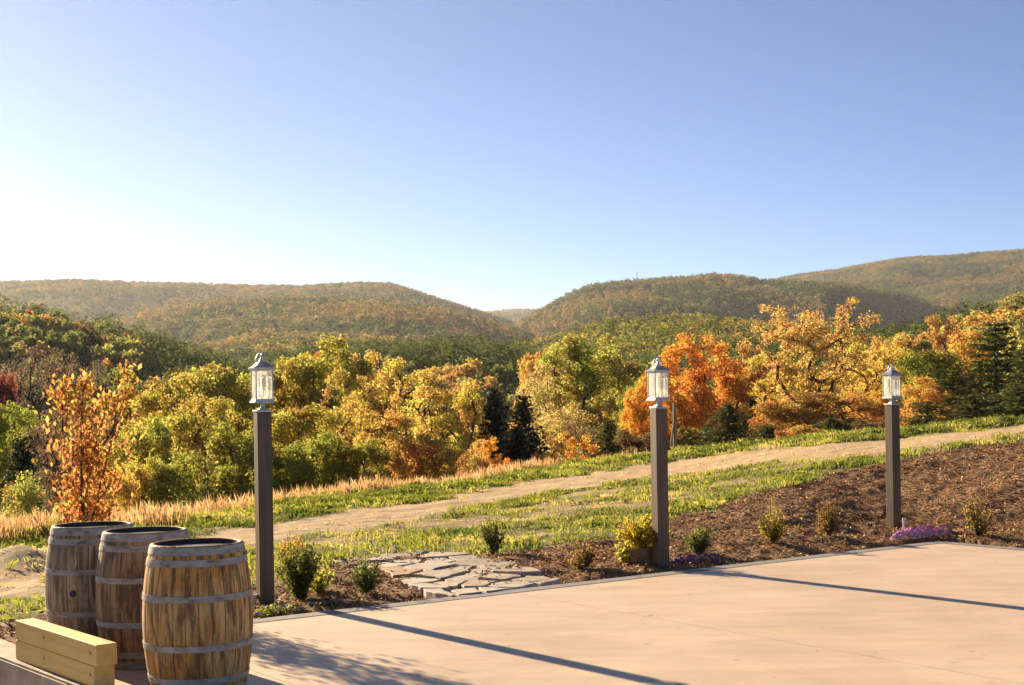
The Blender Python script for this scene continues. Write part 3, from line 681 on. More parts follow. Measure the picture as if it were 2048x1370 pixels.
T('broad_b', 370, 735, 150, 116, (.13, .13, .04, .4), 'broadleaf_tree', 'dull green tree at the foot of the left hillside beside the yellow thicket')
# yellow thicket left of and behind the first lamp
T('broad_b', 335, 752, 170, 52, YGREEN, 'yellow_tree', 'yellow green tree forming the left end of the thicket beside the nearest lamp')
T('broad_a', 450, 714, 180, 60, YGREEN, 'yellow_tree', 'tall yellow green tree rising just left of the nearest lantern')
T('bushy_a', 292, 838, 150, 43, YGREEN, 'yellow_tree', 'spreading yellow tree overhanging the dark gap left of the thicket')
T('broad_b', 405, 800, 190, 47, YGREEN, 'yellow_tree', 'full yellow green tree in the middle of the thicket left of the nearest post')
T('bushy_a', 480, 850, 150, 42, GREEN, 'green_bush', 'leafy green bush hard against the left side of the nearest post')
T('bushy_b', 375, 905, 170, 38, GREEN, 'green_bush', 'green bush low in front of the yellow thicket, by the tall dry grass')
T('bushy_a', 290, 918, 120, 38, YGREEN, 'yellow_bush', 'yellow green bush low between the young tree and the thicket')
T('broad_a', 570, 705, 150, 66, YGREEN, 'yellow_tree', 'yellow green tree directly behind the nearest lantern')
T('broad_b', 660, 676, 190, 66, YGREEN, 'yellow_tree', 'tallest yellow green tree right of the nearest lantern')
T('broad_a', 628, 688, 80, 74, ORANGE, 'orange_tree', 'small orange crown showing above the trees right of the nearest lantern')
T('broad_b', 725, 706, 110, 80, GOLD, 'golden_tree', 'golden tree in the second row right of the tallest yellow green tree')
T('broad_a', 595, 800, 150, 50, YGREEN, 'yellow_tree', 'yellow green tree right of the nearest post, below the tallest one')
T('bushy_a', 560, 880, 140, 41, GREEN, 'green_bush', 'dark green bush right behind the nearest post')
T('bushy_a', 650, 868, 150, 42, GREEN, 'green_bush', 'dark green bush to the right of the nearest post above the tall grass')
T('open_a', 700, 745, 130, 57, RUST, 'orange_tree', 'rusty orange tree between the yellow green tree and the golden tree')
T('open_a', 800, 728, 200, 55, GOLD, 'golden_tree', 'broad golden tree midway between the first two lamp posts')
T('open_b', 882, 748, 150, 50, GOLD, 'golden_tree', 'golden tree with forked dark trunk left of the dark cedars')
T('open_b', 765, 800, 130, 46, GOLD, 'golden_tree', 'smaller golden tree with bare stems in front of the broad golden one')
T('broad_b', 935, 765, 110, 60, GOLD, 'golden_tree', 'golden tree touching the left side of the dark cedars')
T('bushy_a', 730, 880, 130, 42, GREEN, 'green_bush', 'green bush under the golden trees left of their forked trunks')
T('bushy_a', 835, 870, 130, 44, RUST, 'orange_bush', 'rusty bush under the broad golden tree')
T('bushy_b', 925, 880, 120, 44, GOLD, 'golden_bush', 'golden bush below the forked golden tree')
# dark cedars and small orange saplings
T('cedar_b', 988, 772, 120, 60, CEDAR, 'cedar_tree', 'dark blunt topped cedar left of the pair in the centre')
T('cedar_b', 1045, 788, 120, 56, CEDAR, 'cedar_tree', 'dark wide cedar right of the pair in the centre')
T('cedar_a', 1035, 845, 100, 46, CEDAR, 'cedar_tree', 'shorter cedar standing in front of the central dark pair')
T('sapling', 982, 872, 70, 42, ORANGE, 'orange_bush', 'small orange bush in front of the left central cedar')
T('bushy_b', 945, 905, 90, 41, RUST, 'orange_bush', 'low rusty bush on the grass edge left of the central cedars')
T('sapling', 1112, 856, 84, 47, GOLD, 'golden_sapling', 'small golden sapling right of the central cedars')
T('sapling', 1160, 866, 74, 48, ORANGE, 'orange_sapling', 'small orange sapling beside the golden one right of the cedars')
# middle group around the second lamp
T('tall', 1182, 668, 172, 84, (.38, .34, .075, .6), 'poplar_tree', 'tall olive and yellow tree standing left of the second lantern')
T('tall', 1112, 700, 130, 92, PALE, 'pale_tree', 'pale yellow tree beside the tall olive one')
T('thin', 1080, 735, 120, 84, PALE, 'pale_tree', 'thin pale tree right above the central cedars')
T('thin', 1130, 790, 130, 66, PALE, 'pale_tree', 'half bare pale tree behind the two small saplings')
T('cedar_b', 1215, 838, 130, 56, OLIVE, 'cedar_tree', 'olive green cedar under the tall tree left of the second post')
T('thin', 1165, 830, 110, 58, BROWN, 'bare_tree', 'brown brushy tree under the tall olive one')
T('bushy_a', 1275, 860, 120, 52, BROWN, 'brown_bush', 'brown bush directly behind the second lamp post')
T('broad_a', 1285, 750, 110, 70, GREEN, 'broadleaf_tree', 'green tree in the gap behind the second lantern')
T('maple', 1385, 664, 205, 72, ORANGE, 'maple_tree', 'big bright orange maple behind the second lantern')
T('maple', 1298, 745, 110, 66, ORANGE, 'maple_tree', 'lower orange maple left of the second lantern')
T('broad_a', 1476, 722, 90, 110, DEEPOR, 'orange_tree', 'round deep orange tree right of the big maple')
T('cedar_b', 1500, 790, 110, 84, CEDAR, 'cedar_tree', 'dark cedar between the big maple and the golden oak')
T('cedar_b', 1455, 806, 140, 58, DKGREEN, 'cedar_tree', 'wide dark juniper right of the second post at the field edge')
T('bushy_a', 1390, 850, 100, 66, OLIVE, 'green_bush', 'olive bush under the big orange maple')
# golden oak group
T('oak', 1630, 598, 290, 92, (.56, .35, .11, .4), 'oak_tree', 'large open golden oak with dark limbs standing above everything near it')
T('open_a', 1545, 712, 140, 96, GOLD, 'golden_tree', 'golden tree low on the left side of the large oak')
T('open_a', 1735, 690, 130, 100, GOLD, 'golden_tree', 'golden tree on the right side of the large oak')
T('broad_b', 1780, 672, 130, 120, GOLD, 'golden_tree', 'round golden tree above the third lantern')
T('broad_a', 1560, 795, 140, 62, RUST, 'orange_tree', 'rusty orange tree under the left limbs of the large oak')
T('broad_b', 1680, 785, 170, 68, RUST, 'orange_tree', 'rusty tree under the right limbs of the large oak')
T('broad_a', 1745, 778, 80, 74, ORANGE, 'orange_tree', 'orange tree just left of the third lantern')
T('cedar_b', 1535, 850, 130, 54, DKGREEN, 'cedar_tree', 'dark juniper left of the low orange bush under the oak')
T('bushy_a', 1600, 850, 110, 52, RUST, 'orange_bush', 'low orange bush at the grass edge under the large oak')
T('cedar_b', 1665, 835, 150, 53, DKGREEN, 'cedar_tree', 'dark green juniper under the rusty trees left of the third post')
T('bushy_a', 1740, 840, 110, 54, BROWN, 'brown_bush', 'brown bush hard against the left side of the third post')
T('broad_b', 1845, 755, 120, 76, GOLD, 'golden_tree', 'golden tree immediately right of the third lantern')
T('broad_a', 1245, 705, 120, 105, OLIVE, 'broadleaf_tree', 'olive tree filling the gap between the tall olive tree and the orange maple')
T('open_a', 1250, 770, 90, 80, GOLD, 'golden_tree', 'small golden tree in the gap left of the lower orange maple')
T('broad_b', 1445, 690, 120, 135, OLIVE, 'broadleaf_tree', 'olive tree behind the right shoulder of the big orange maple')
T('broad_b', 1505, 690, 100, 125, RUST, 'orange_tree', 'rusty tree standing between the big maple and the large oak, farther back')
T('broad_a', 1815, 655, 120, 140, OLIVE, 'broadleaf_tree', 'olive tree high on the slope above and right of the third lantern')
T('broad_b', 1885, 632, 100, 150, SOFT, 'orange_tree', 'orange tree high on the right slope, left of the tallest pine')
T('broad_b', 1935, 660, 130, 125, GOLD, 'golden_tree', 'golden tree on the right slope just left of the tallest pine')
T('broad_a', 1072, 690, 80, 125, GOLD, 'golden_tree', 'small golden tree in the dip right of the middle knoll')
# pines on the right
T('broad_a', 1850, 690, 170, 105, GREEN, 'broadleaf_tree', 'olive green rounded tree on the slope above the third lantern')
T('pine_b', 1905, 738, 190, 78, PINE, 'pine_tree', 'green pine with layered boughs right of the third lantern')
T('pine_a', 1990, 636, 190, 84, PINE, 'pine_tree', 'tallest green pine on the right with layered boughs')
T('pine_a', 2062, 690, 190, 72, PINE, 'pine_tree', 'green pine cut off by the right edge of the photo')
T('pine_b', 1855, 800, 150, 64, PINE, 'pine_tree', 'dark low pine at the grass edge right of the third post')
T('pine_b', 1950, 788, 170, 62, PINE, 'pine_tree', 'dark low pine in the middle of the right hand pines')
T('pine_b', 2038, 770, 170, 60, PINE, 'pine_tree', 'dark low pine in the bottom right corner of the wood')

# woods on the near hills: one tree each for the nearest, the deep wood behind them as one mass
REST = []
def wood(n, ys, us, cols, spacing, labels, group, seed, name):
    rng = np.random.default_rng(seed); pts = []; cell = {}
    m = int((ys[1]**2-ys[0]**2)*.5*(us[1]-us[0])/spacing**2*6); YY = np.sqrt(rng.uniform(ys[0]**2, ys[1]**2, m)); XX = YY*rng.uniform(us[0], us[1], m); ZZ = height(XX, YY)
    ru = ridge_z(name, XX/YY, YY); ok = (np.abs(ZZ-ru) < .01) & (ZZ > -7.5) & ~hidden(XX, YY, ZZ+8, 0); XX, YY, ZZ = XX[ok], YY[ok], ZZ[ok]
    for X, Y, z in zip(XX, YY, ZZ):
        c = (int(X//spacing), int(Y//spacing))
        if any((X-a)**2+(Y-b)**2 < spacing**2 for i in (-1, 0, 1) for j in (-1, 0, 1) for a, b, _ in cell.get((c[0]+i, c[1]+j), ())): continue
        cell.setdefault(c, []).append((X, Y, z)); pts.append((X, Y, z))
    # how large each shows: near, and not sunk behind the belt of trees along the field
    pts.sort(key=lambda p: p[1]-(2.2*(p[2]+7) if p[2] > 0 else 0)); w = np.array([c[1] for c in cols], float); w /= w.sum()
    for X, Y, z in pts[:n]:
        k = rng.choice(len(cols), p=w); col = cols[k][0]; H, R, tm, cm = PROTO['wood_%d' % rng.integers(0, 5)]; s = rng.uniform(.72, 1.12)*.92
        r = thing('wood_tree', labels[k], 'tree', (X, Y, z-.4), rng.uniform(0, 6.28), group); r.scale = (s*rng.uniform(.85, 1.1), s*rng.uniform(.85, 1.1), s)
        link('trunk', tm, r); c = link('crown', cm, r); v = rng.uniform(.8, 1.2); c.color = (col[0]*v, col[1]*v*rng.uniform(.92, 1.08), col[2]*v, col[3])
    REST.extend([(p[0], p[1]) for p in pts[n:]]); print('wood', group, len(pts[:n]), len(pts))
U = lambda px: (px-CX)/F
wood(104, (215, 400), (U(-120), U(620)), [(DKGREEN, 5), (OLIVE, 4), (SOFT, .5), (BROWN, .8)], 5.0,
     ['dark green tree in the dense wood on the left hillside', 'olive tree with yellowing top in the wood on the left hillside', 'orange tree among the green ones on the left hillside', 'brown tree in the wood on the left hillside'], 'wood on the left hillside', 71, 'left')
wood(70, (320, 500), (U(480), U(1150)), [(DKGREEN, 6), (OLIVE, 2), (SOFT, .6), (GOLD, .8)], 5.2,
     ['dark green tree in the shaded wood on the middle knoll', 'olive tree in the shaded wood on the middle knoll', 'orange tree on the shaded middle knoll', 'golden tree on the crest of the middle knoll'], 'wood on the middle knoll', 72, 'centre')
wood(116, (200, 480), (U(1120), U(2130)), [(DKGREEN, 3), (OLIVE, 5), (SOFT, .9), (GOLD, 1.6)], 5.4,
     ['dark green tree in the mixed wood on the right hillside', 'olive tree in the mixed wood on the right hillside', 'orange tree in the mixed wood on the right hillside', 'golden tree in the mixed wood on the right hillside'], 'wood on the right hillside', 73, 'right')
leafy_canopy('hillside_forest', None, 0, 4.3, 9, 'canopy_near', 330, .9, REST)

# ------------------------------------------------------------------ lamp posts
def lamp_parts():
    """lantern standing on z = 0 (top of the wooden post)"""
    P = {}
    m = MB(); addbm(m, box(.152, .152, .020, (0, 0, .010), .004)); addbm(m, box(.074, .074, .018, (0, 0, .029), .006)); P['base_plate'] = (m, 'pewter')
    m = MB(); addbm(m, box(.040, .040, .050, (0, 0, .062), .006)); P['stem'] = (m, 'pewter')
    m = MB(); addbm(m, box(.194, .194, .016, (0, 0, .094), .003)); addbm(m, box(.176, .176, .012, (0, 0, .108), .002)); P['bottom_plate'] = (m, 'pewter')
    m = MB()
    for sx in (-1, 1):
        for sy in (-1, 1): addbm(m, box(.012, .012, .296, (sx*.080, sy*.080, .262), .002))
    for k in range(4):
        a = k*math.pi/2; c, s = math.cos(a), math.sin(a); addbm(m, box(.148, .008, .014, (-s*.081, c*.081, .402), .002, a)); addbm(m, box(.148, .008, .010, (-s*.081, c*.081, .120), .002, a))
    P['frame'] = (m, 'pewter')
    m = MB(); prof = [(.104, .410), (.106, .423), (.088, .432), (.066, .446), (.048, .464), (.040, .474)]
    v = []; f = []
    for r, z in prof: v += [(-r, -r, z), (r, -r, z), (r, r, z), (-r, r, z)]
    for i in range(len(prof)-1): f += [[i*4+j, i*4+(j+1) % 4, i*4+4+(j+1) % 4, i*4+4+j] for j in range(4)]
    f += [[3, 2, 1, 0], [20, 21, 22, 23]]; m.add(v, f); P['roof'] = (m, 'pewter')
    m = MB(); addbm(m, box(.048, .048, .024, (0, 0, .486), .007)); addbm(m, box(.026, .026, .026, (0, 0, .508), .007))
    for s in (-1, 1):                                    # curled straps that carry the top loop
        t = np.linspace(0, 1, 12); pts = np.stack([s*(.060*np.cos(t*1.9)), 0*t, .470+.098*np.sin(t*1.75)], 1); v, f = tube(pts, .0075, 6); m.add(v, f, smooth=True)
        pts = np.stack([0*t, s*(.055*np.cos(t*1.9)), .470+.085*np.sin(t*1.75)], 1); v, f = tube(pts, .0055, 6); m.add(v, f, smooth=True)
    P['finial'] = (m, 'pewter')
    m = MB()
    for k in range(3):
        a = k*2.1+.5; x, y = .034*math.cos(a), .034*math.sin(a); v, f = lathe([(.0, .25), (.0135, .25), (.0135, .352), (.0, .353)], 10); m.add(np.array(v)+[x, y, 0], f, smooth=True)
    P['candle'] = (m, 'candle')
    m = MB()
    for k in range(3):
        a = k*2.1+.5; x, y = .034*math.cos(a), .034*math.sin(a); v, f = tube([(0, 0, .14), (x*.6, y*.6, .16), (x, y, .20), (x, y, .25)], .005, 6); m.add(v, f, smooth=True)
        v, f = lathe([(.003, .242), (.017, .246), (.017, .252), (.003, .254)], 10); m.add(np.array(v)+[x, y, 0], f)
    v, f = lathe([(.0, .112), (.02, .114), (.008, .14), (.0, .15)], 12); m.add(v, f, smooth=True); P['candle_holder'] = (m, 'pewter')
    out = {k: (x.mesh(k, M[mt])) for k, (x, mt) in P.items()}
    g = MB(); addbm(g, box(.146, .004, .270, (0, .079, .261))); out['glass_pane'] = g.mesh('glass_pane', M['seeded_glass'])
    return out
LP = lamp_parts()
def lamp_post(px, py, top, rz, label, lean=0.0):
    b = gpx(px, py); base = sf(b.x, b.y); hgt_ = at(px, top, b.y).z-base
    r = thing('lamp_post', label, 'lamp post', (b.x, b.y, base), EA+rz, 'lantern posts along the patio edge'); r.rotation_euler = (0, lean, EA+rz)
    m = MB(); addbm(m, box(.14, .14, hgt_+.3, (0, 0, hgt_/2-.15), .006)); m.build('post', M['post_wood'], r)
    lan = link('lantern', LP['bottom_plate'], r, (0, 0, hgt_))
    for k in ('base_plate', 'stem', 'frame', 'roof', 'finial', 'candle', 'candle_holder'): link(k, LP[k], lan)
    for k in range(4): link('glass_pane', LP['glass_pane'], lan, rz=k*math.pi/2)
    return r
lamp_post(531, 1204, 824, R_(-9), 'nearest dark lamp post with a silver lantern, beside the barrels')
lamp_post(1322, 1136, 817, R_(-12), 'middle dark lamp post with a silver lantern, rising behind the planter')
lamp_post(1788, 1054, 810, R_(-7), 'farthest dark lamp post with a silver lantern, above the pink flowers')

# ------------------------------------------------------------------ barrels
BH = .95
def rprof(z):
    t = z/BH*2-1; return .350-.058*abs(t)**2.0
def barrel(px, top_py, scale_px, mat, rz, label, bung=False):
    Y = F/scale_px; u, _ = uw(px, top_py); r = thing('wine_barrel', label, 'barrel', (u*Y, Y, 0.0), rz, 'wine barrels on the patio corner')
    zs = np.linspace(0, BH, 34); n = 26*6; m = MB()
    prof = [(rprof(z), z) for z in zs]+[(rprof(BH)-.010, BH+.003), (rprof(BH)-.026, BH), (rprof(BH)-.028, BH-.05), (rprof(BH)-.03, BH-.09)]
    prof = [(rprof(0)-.03, .06), (rprof(0)-.026, 0)]+prof
    v, f = lathe(prof, n); v = v.reshape(len(prof), n, 3)
    a = (np.arange(n) % 6 == 0); g = np.where(a, .9935, 1.0); v[..., 0] *= g; v[..., 1] *= g
    m.add(v.reshape(-1, 3), f, smooth=True); m.build('staves', M[mat], r)
    m = MB(); v, f = lathe([(0, BH-.030), (.10, BH-.030), (.20, BH-.030), (rprof(BH)-.027, BH-.030)], 48); m.add(v, f); m.build('barrel_head', M['barrel_head'], r)
    m = MB(); v, f = lathe([(rprof(BH)-.031, BH-.001), (rprof(BH)-.032, BH-.035)], 48); f = [x[::-1] for x in f]; m.add(v, f); m.build('rim_lining', M['barrel_dark'], r)
    for z0, z1 in ((.895, .945), (.825, .868), (.605, .645), (.295, .335), (.082, .125), (.005, .055)):
        m = MB(); t = .0045; zm = (z0+z1)/2
        for pr in ([(rprof(z0)+t, z0), (rprof(zm)+t, zm), (rprof(z1)+t, z1)], [(rprof(z1)+t, z1), (rprof(z1)-.002, z1)], [(rprof(z0)-.002, z0), (rprof(z0)+t, z0)]):
            v, f = lathe(pr, 96); m.add(v, f, smooth=True)
        for k in range(2):                                   # rivets where the hoop ends overlap
            ang = -1.75+z0*1.1+k*.05; zz = (z0+z1)/2; rr = rprof(zz)+t; bv, bf = box(.008, .006, .008, (0, 0, 0), .002); ca, sa = math.cos(ang), math.sin(ang)
            bv = bv@np.array([[-sa, ca, 0], [ca, sa, 0], [0, 0, 1]])+np.array([rr*ca, rr*sa, zz]); addbm(m, (bv, bf))
        m.build('hoop', M['hoop_steel'], r)
    if bung:
        m = MB(); v, f = lathe([(0, .006), (.022, .006), (.026, 0), (.026, -.03)], 16); v = v[:, [0, 2, 1]]; ang = -.12; m.add(v*np.array([1, -1, 1])+np.array([0, -rprof(.48)-.001, .47]), f); o = m.build('bung_hole', M['barrel_dark'], r); o.rotation_euler = (0, 0, ang-rz)
    return r
barrel(185, 1055, 263, 'staves_grey', 1.3, 'grey weathered wine barrel at the back of the row, with a bung hole', True)
barrel(291, 1072, 278, 'staves_brown', 3.0, 'dull brown wine barrel in the middle of the row')
barrel(394, 1093, 309, 'staves_golden', 5.2, 'golden stained wine barrel at the front of the row, nearest the camera')

# ------------------------------------------------------------------ timbers on the kerb
def timber(name, label, L, s0, z0, mat='pine_timber'):
    m = MB(); addbm(m, box(L, .14, .138, (L/2, 0, .069), .006)); P_ = B0+bd*s0+bn*.07
    o = m.build(name, M[mat], None, (P_.x, P_.y, z0), BA); return tag(o, label, 'timber', 'new timbers stacked on the kerb')
timber('timber_beam', 'lower of the two pale pine beams stacked on the concrete kerb', 1.385, 0, .052)
timber('timber_beam', 'upper of the two pale pine beams stacked on the concrete kerb', 1.425, 0.004, .192)

# ------------------------------------------------------------------ young tree beside the barrels
def young_tree():
    rng = np.random.default_rng(8); u, _ = uw(176, 1000); Y = 12.9; X = u*Y; zb = -.1; pxm = F/Y
    r = thing('young_tree', 'slender young tree with drooping orange leaves behind the barrels', 'tree', (X, Y, zb))
    W = lambda px, py: np.array([(px-176)/pxm, rng.normal(0, .09), at(176, py, Y).z-zb])
    tb = MB(); lm = MB(); tips = []
    stems = [[(176, 1200), (176, 1060), (172, 960), (168, 860), (182, 790), (180, 752)], [(176, 1060), (160, 960), (140, 860), (132, 800), (138, 756)], [(176, 1080), (200, 960), (222, 880), (236, 810), (250, 770), (264, 742)],
             [(174, 1000), (190, 900), (205, 830), (200, 790)], [(174, 1030), (150, 990), (128, 950)], [(176, 1020), (205, 985), (228, 950)], [(170, 930), (150, 900), (132, 880)], [(176, 1060), (150, 1030), (125, 1010)], [(176, 1060), (205, 1030), (225, 1005)],
             [(172, 900), (186, 850), (170, 800)], [(215, 890), (236, 840), (252, 800), (268, 790)], [(140, 860), (120, 810), (108, 785)]]
    for i, s in enumerate(stems):
        P = np.array([W(*p) for p in s]); t = np.linspace(0, 1, 18); Q = np.stack([np.interp(t, np.linspace(0, 1, len(P)), P[:, k]) for k in range(3)], 1)
        v, f = tube(Q, np.linspace(.022 if i == 0 else .011, .003, 18), 6); tb.add(v, f, smooth=True)
        nl = int(165*np.linalg.norm(P[-1]-P[0])) if i else 300
        for _ in range(nl):
            tt = rng.uniform(.12 if i else .3, 1)**.75; c = np.array([np.interp(tt, t, Q[:, k]) for k in range(3)])
            wide = .055+.10*(tt < .55); c = c+rng.normal(size=3)*np.array([wide, wide, .05])
            py_f = c[2]/2.3
            n_ = unit(rng.normal(size=3)+np.array([0, -.4, .2])); T_ = np.array([rng.normal(0, .4), rng.normal(0, .4), -1.0]); v, f = leaves(c[None], n_[None], np.array([rng.uniform(.045, .085)]), .5, rng, T_[None], .01)
            lm.add(v, f, rng.uniform(0, 1), np.clip(.25+.35*(1-abs(py_f-.35)*2)+rng.normal(0, .25), 0, 1))
    for _ in range(1500):                                    # the denser lower half
        c = W(rng.normal(174, 26), rng.uniform(880, 1090)); c[1] = rng.normal(0, .16)
        n_ = unit(rng.normal(size=3)); v, f = leaves(c[None], n_[None], np.array([rng.uniform(.045, .08)]), .5, rng, np.array([[rng.normal(0, .5), rng.normal(0, .5), -1.0]]), .01); lm.add(v, f, rng.uniform(0, 1), np.clip(rng.normal(.45, .3), 0, 1))
    tb.build('trunk', M['twig'], r); c = lm.build('leaf_crown', M['leaf'], r); c.color = (.47, .22, .07, .8)
young_tree()

# ------------------------------------------------------------------ shrubs and flowers in the bed
def shrub(px, py, w, h, col, label, seed, kind='leafy', name='shrub', cat='shrub', leaf=.036, n=1500):
    rng = np.random.default_rng(seed); b = gpx(px, py); Y = b.y; s = Y/F; W_, H_ = w*s/2, h*s; zb = sf(b.x, Y)
    r = thing(name, label, cat, (b.x, Y, zb-.01), 0, 'planted in the mulch bed'); tb = MB(); lm = MB(); ns = 26
    per = n//ns
    for k in range(ns):
        a = rng.uniform(0, 6.28); q_ = rng.uniform(.1, 1)**.6; hh = H_*rng.uniform(.6, 1.05)*(1.08-.38*q_*q_); tip = np.array([math.cos(a)*q_*W_, math.sin(a)*q_*W_, hh]); mid = tip*np.array([.55, .55, .45])
        t = np.linspace(0, 1, 6)[:, None]; Q = 2*t*(1-t)*mid+t*t*tip; v, f = tube(Q, np.linspace(.006, .002, 6), 4); tb.add(v, f)
        tt = rng.uniform(.22 if kind == 'leafy' else .1, 1.03, per); P = np.stack([np.interp(tt, t[:, 0], Q[:, i]) for i in range(3)], 1)+rng.normal(size=(per, 3))*.022
        d = unit(Q[-1]-Q[0]); T_ = d+rng.normal(size=(per, 3))*.7; N_ = rng.normal(size=(per, 3))+np.array([0, 0, .5])
        v, f = leaves(P, N_, leaf*rng.uniform(.7, 1.3, per), .5, rng, T_, .004); lm.add(v, f, rng.uniform(0, 1, per), np.clip(.25+.55*tt+rng.normal(0, .15, per), 0, 1))
    tb.build('stems', M['twig'], r); c = lm.build('leaves', M['leaf'], r); c.color = col; return r
BOX = (.13, .15, .04, .5); BOXY = (.26, .22, .04, .5); BOXR = (.24, .17, .05, .7)
shrub(735, 1187, 62, 76, BOX, 'small dark green shrub between the nearest post and the flagstones', 1, n=1100)
shrub(985, 1106, 56, 70, BOX, 'small dark green shrub at the grass edge behind the flagstones', 2)
shrub(1163, 1140, 66, 56, BOXR, 'low rusty tipped shrub left of the planter', 3)
shrub(1399, 1104, 64, 58, BOX, 'small yellow green shrub just right of the middle post, above the purple flowers', 4)
shrub(1545, 1086, 66, 72, BOXY, 'rounded light green shrub midway between the middle and farthest posts', 5)
shrub(1658, 1070, 58, 66, BOXR, 'reddish green shrub left of the farthest post', 6)
shrub(1958, 1072, 80, 78, (.30, .24, .045, .6), 'loose yellowish shrub right of the pink flowers by the patio corner', 7, n=800)
shrub(600, 1193, 108, 116, (.13, .15, .035, .5), 'bushy dark green shrub growing against the nearest lamp post', 8, 'dense', n=4600, leaf=.036)
shrub(585, 1150, 56, 80, (.52, .27, .05, .2), 'feathery orange plant showing above the bushy shrub at the nearest post', 9, 'dense', 'ornamental_plant', 'plant', n=900)
shrub(636, 1184, 76, 58, (.36, .36, .05, .4), 'light yellow green plant right of the bushy shrub at the nearest post', 10, 'dense', 'leafy_plant', 'plant', n=700)
shrub(1252, 1128, 44, 44, (.44, .42, .06, .2), 'lime green trailing plant spilling down the left side of the planter', 14, 'dense', 'trailing_plant', 'plant', leaf=.06, n=420)
def blades_plant(px, py, w, h, n, seed, label, stops):
    rng = np.random.default_rng(seed); b = gpx(px, py); s = b.y/F; r = thing('ornamental_grass', label, 'plant', (b.x, b.y, sf(b.x, b.y)), 0); m = MB()
    for k in range(n):
        a = rng.uniform(0, 6.28); L = h*s*rng.uniform(.5, 1.05); out = w*s/2*rng.uniform(.2, 1); t = np.linspace(0, 1, 5); x = out*t**1.6; z = L*np.sin(t*1.75)/1.0
        wd = .008*(1-t)+.001; c, s_ = math.cos(a), math.sin(a); L_ = np.stack([c*x-s_*wd, s_*x+c*wd, z], 1); R2 = np.stack([c*x+s_*wd, s_*x-c*wd, z], 1); v = np.stack([L_, R2], 1).reshape(-1, 3)+np.array([rng.normal(0, .04), rng.normal(0, .04), 0])
        m.add(v, [[2*i, 2*i+1, 2*i+3, 2*i+2] for i in range(4)], rng.uniform(*stops))
    m.build('blades', M['grass_blade'], r); return r
def planter():
    b = gpx(1284, 1130); z = sf(b.x, b.y); r = thing('planter_pot', 'low brown wicker planter at the foot of the middle lamp post', 'planter', (b.x, b.y, z))
    prof = [(.0, .0), (.115, 0), (.13, .05), (.145, .12), (.155, .165), (.165, .17), (.165, .19), (.145, .19), (.14, .15), (0, .14)]
    m = MB(); v, f = lathe(prof, 40); v = v.reshape(len(prof), 40, 3); v[:, ::2, :2] *= .975; m.add(v.reshape(-1, 3), f)
    m.build('pot_body', M['pot_clay'], r)
    m = MB()
    for zz in (.03, .075, .12): v, f = lathe([(.118+zz*.27, zz), (.128+zz*.27, zz+.008), (.118+zz*.27, zz+.018)], 40); m.add(v, f)
    m.build('rim_bands', M['pot_clay'], r)
    rng = np.random.default_rng(3); p = thing('potted_plant', 'mass of lime, yellow and red foliage overflowing the planter', 'plant', (b.x, b.y, z+.15)); lm = MB(); tb = MB()
    for k in range(60):
        a = rng.uniform(0, 6.28); q_ = rng.uniform(.1, 1)**.6; tip = np.array([math.cos(a)*q_*.33, math.sin(a)*q_*.28, .46*rng.uniform(.5, 1.05)*(1.1-.7*q_)]); t = np.linspace(0, 1, 6)[:, None]
        Q = 2*t*(1-t)*tip*np.array([.4, .4, .9])+t*t*tip; v, f = tube(Q, .003, 4); tb.add(v, f); m_ = 36; tt = rng.uniform(.25, 1.05, m_)
        P = np.stack([np.interp(tt, t[:, 0], Q[:, i]) for i in range(3)], 1)+rng.normal(size=(m_, 3))*.02; v, f = leaves(P, rng.normal(size=(m_, 3))+[0, 0, .5], .045*rng.uniform(.6, 1.3, m_), .45, rng, unit(tip)+rng.normal(size=(m_, 3))*.6)
        lm.add(v, f, rng.uniform(0, 1, m_), np.clip((.95 if k % 9 == 0 else .35)+rng.normal(0, .12, m_), 0, 1))
    tb.build('stems', M['twig'], p); c = lm.build('leaves', M['leaf'], p); c.color = (.42, .31, .04, 1.0)
planter()
blades_plant(1268, 1118, 80, 85, 110, 4, 'arching yellow green grass blades behind the planter', (.5, .95))
def mk_petal(name, c):
    t = NT(name); v = t.attr('var'); cc = t.hsv(c, t.math('MULTIPLY_ADD', v, .06, .47), 1, t.math('MULTIPLY_ADD', v, .6, .7)); t.done(t.principled(cc, .6, 0, .2))
mk_petal('petal_pink', (.64, .27, .50)); mk_petal('petal_purple', (.11, .035, .13)); mk_petal('petal_mauve', (.34, .16, .42))
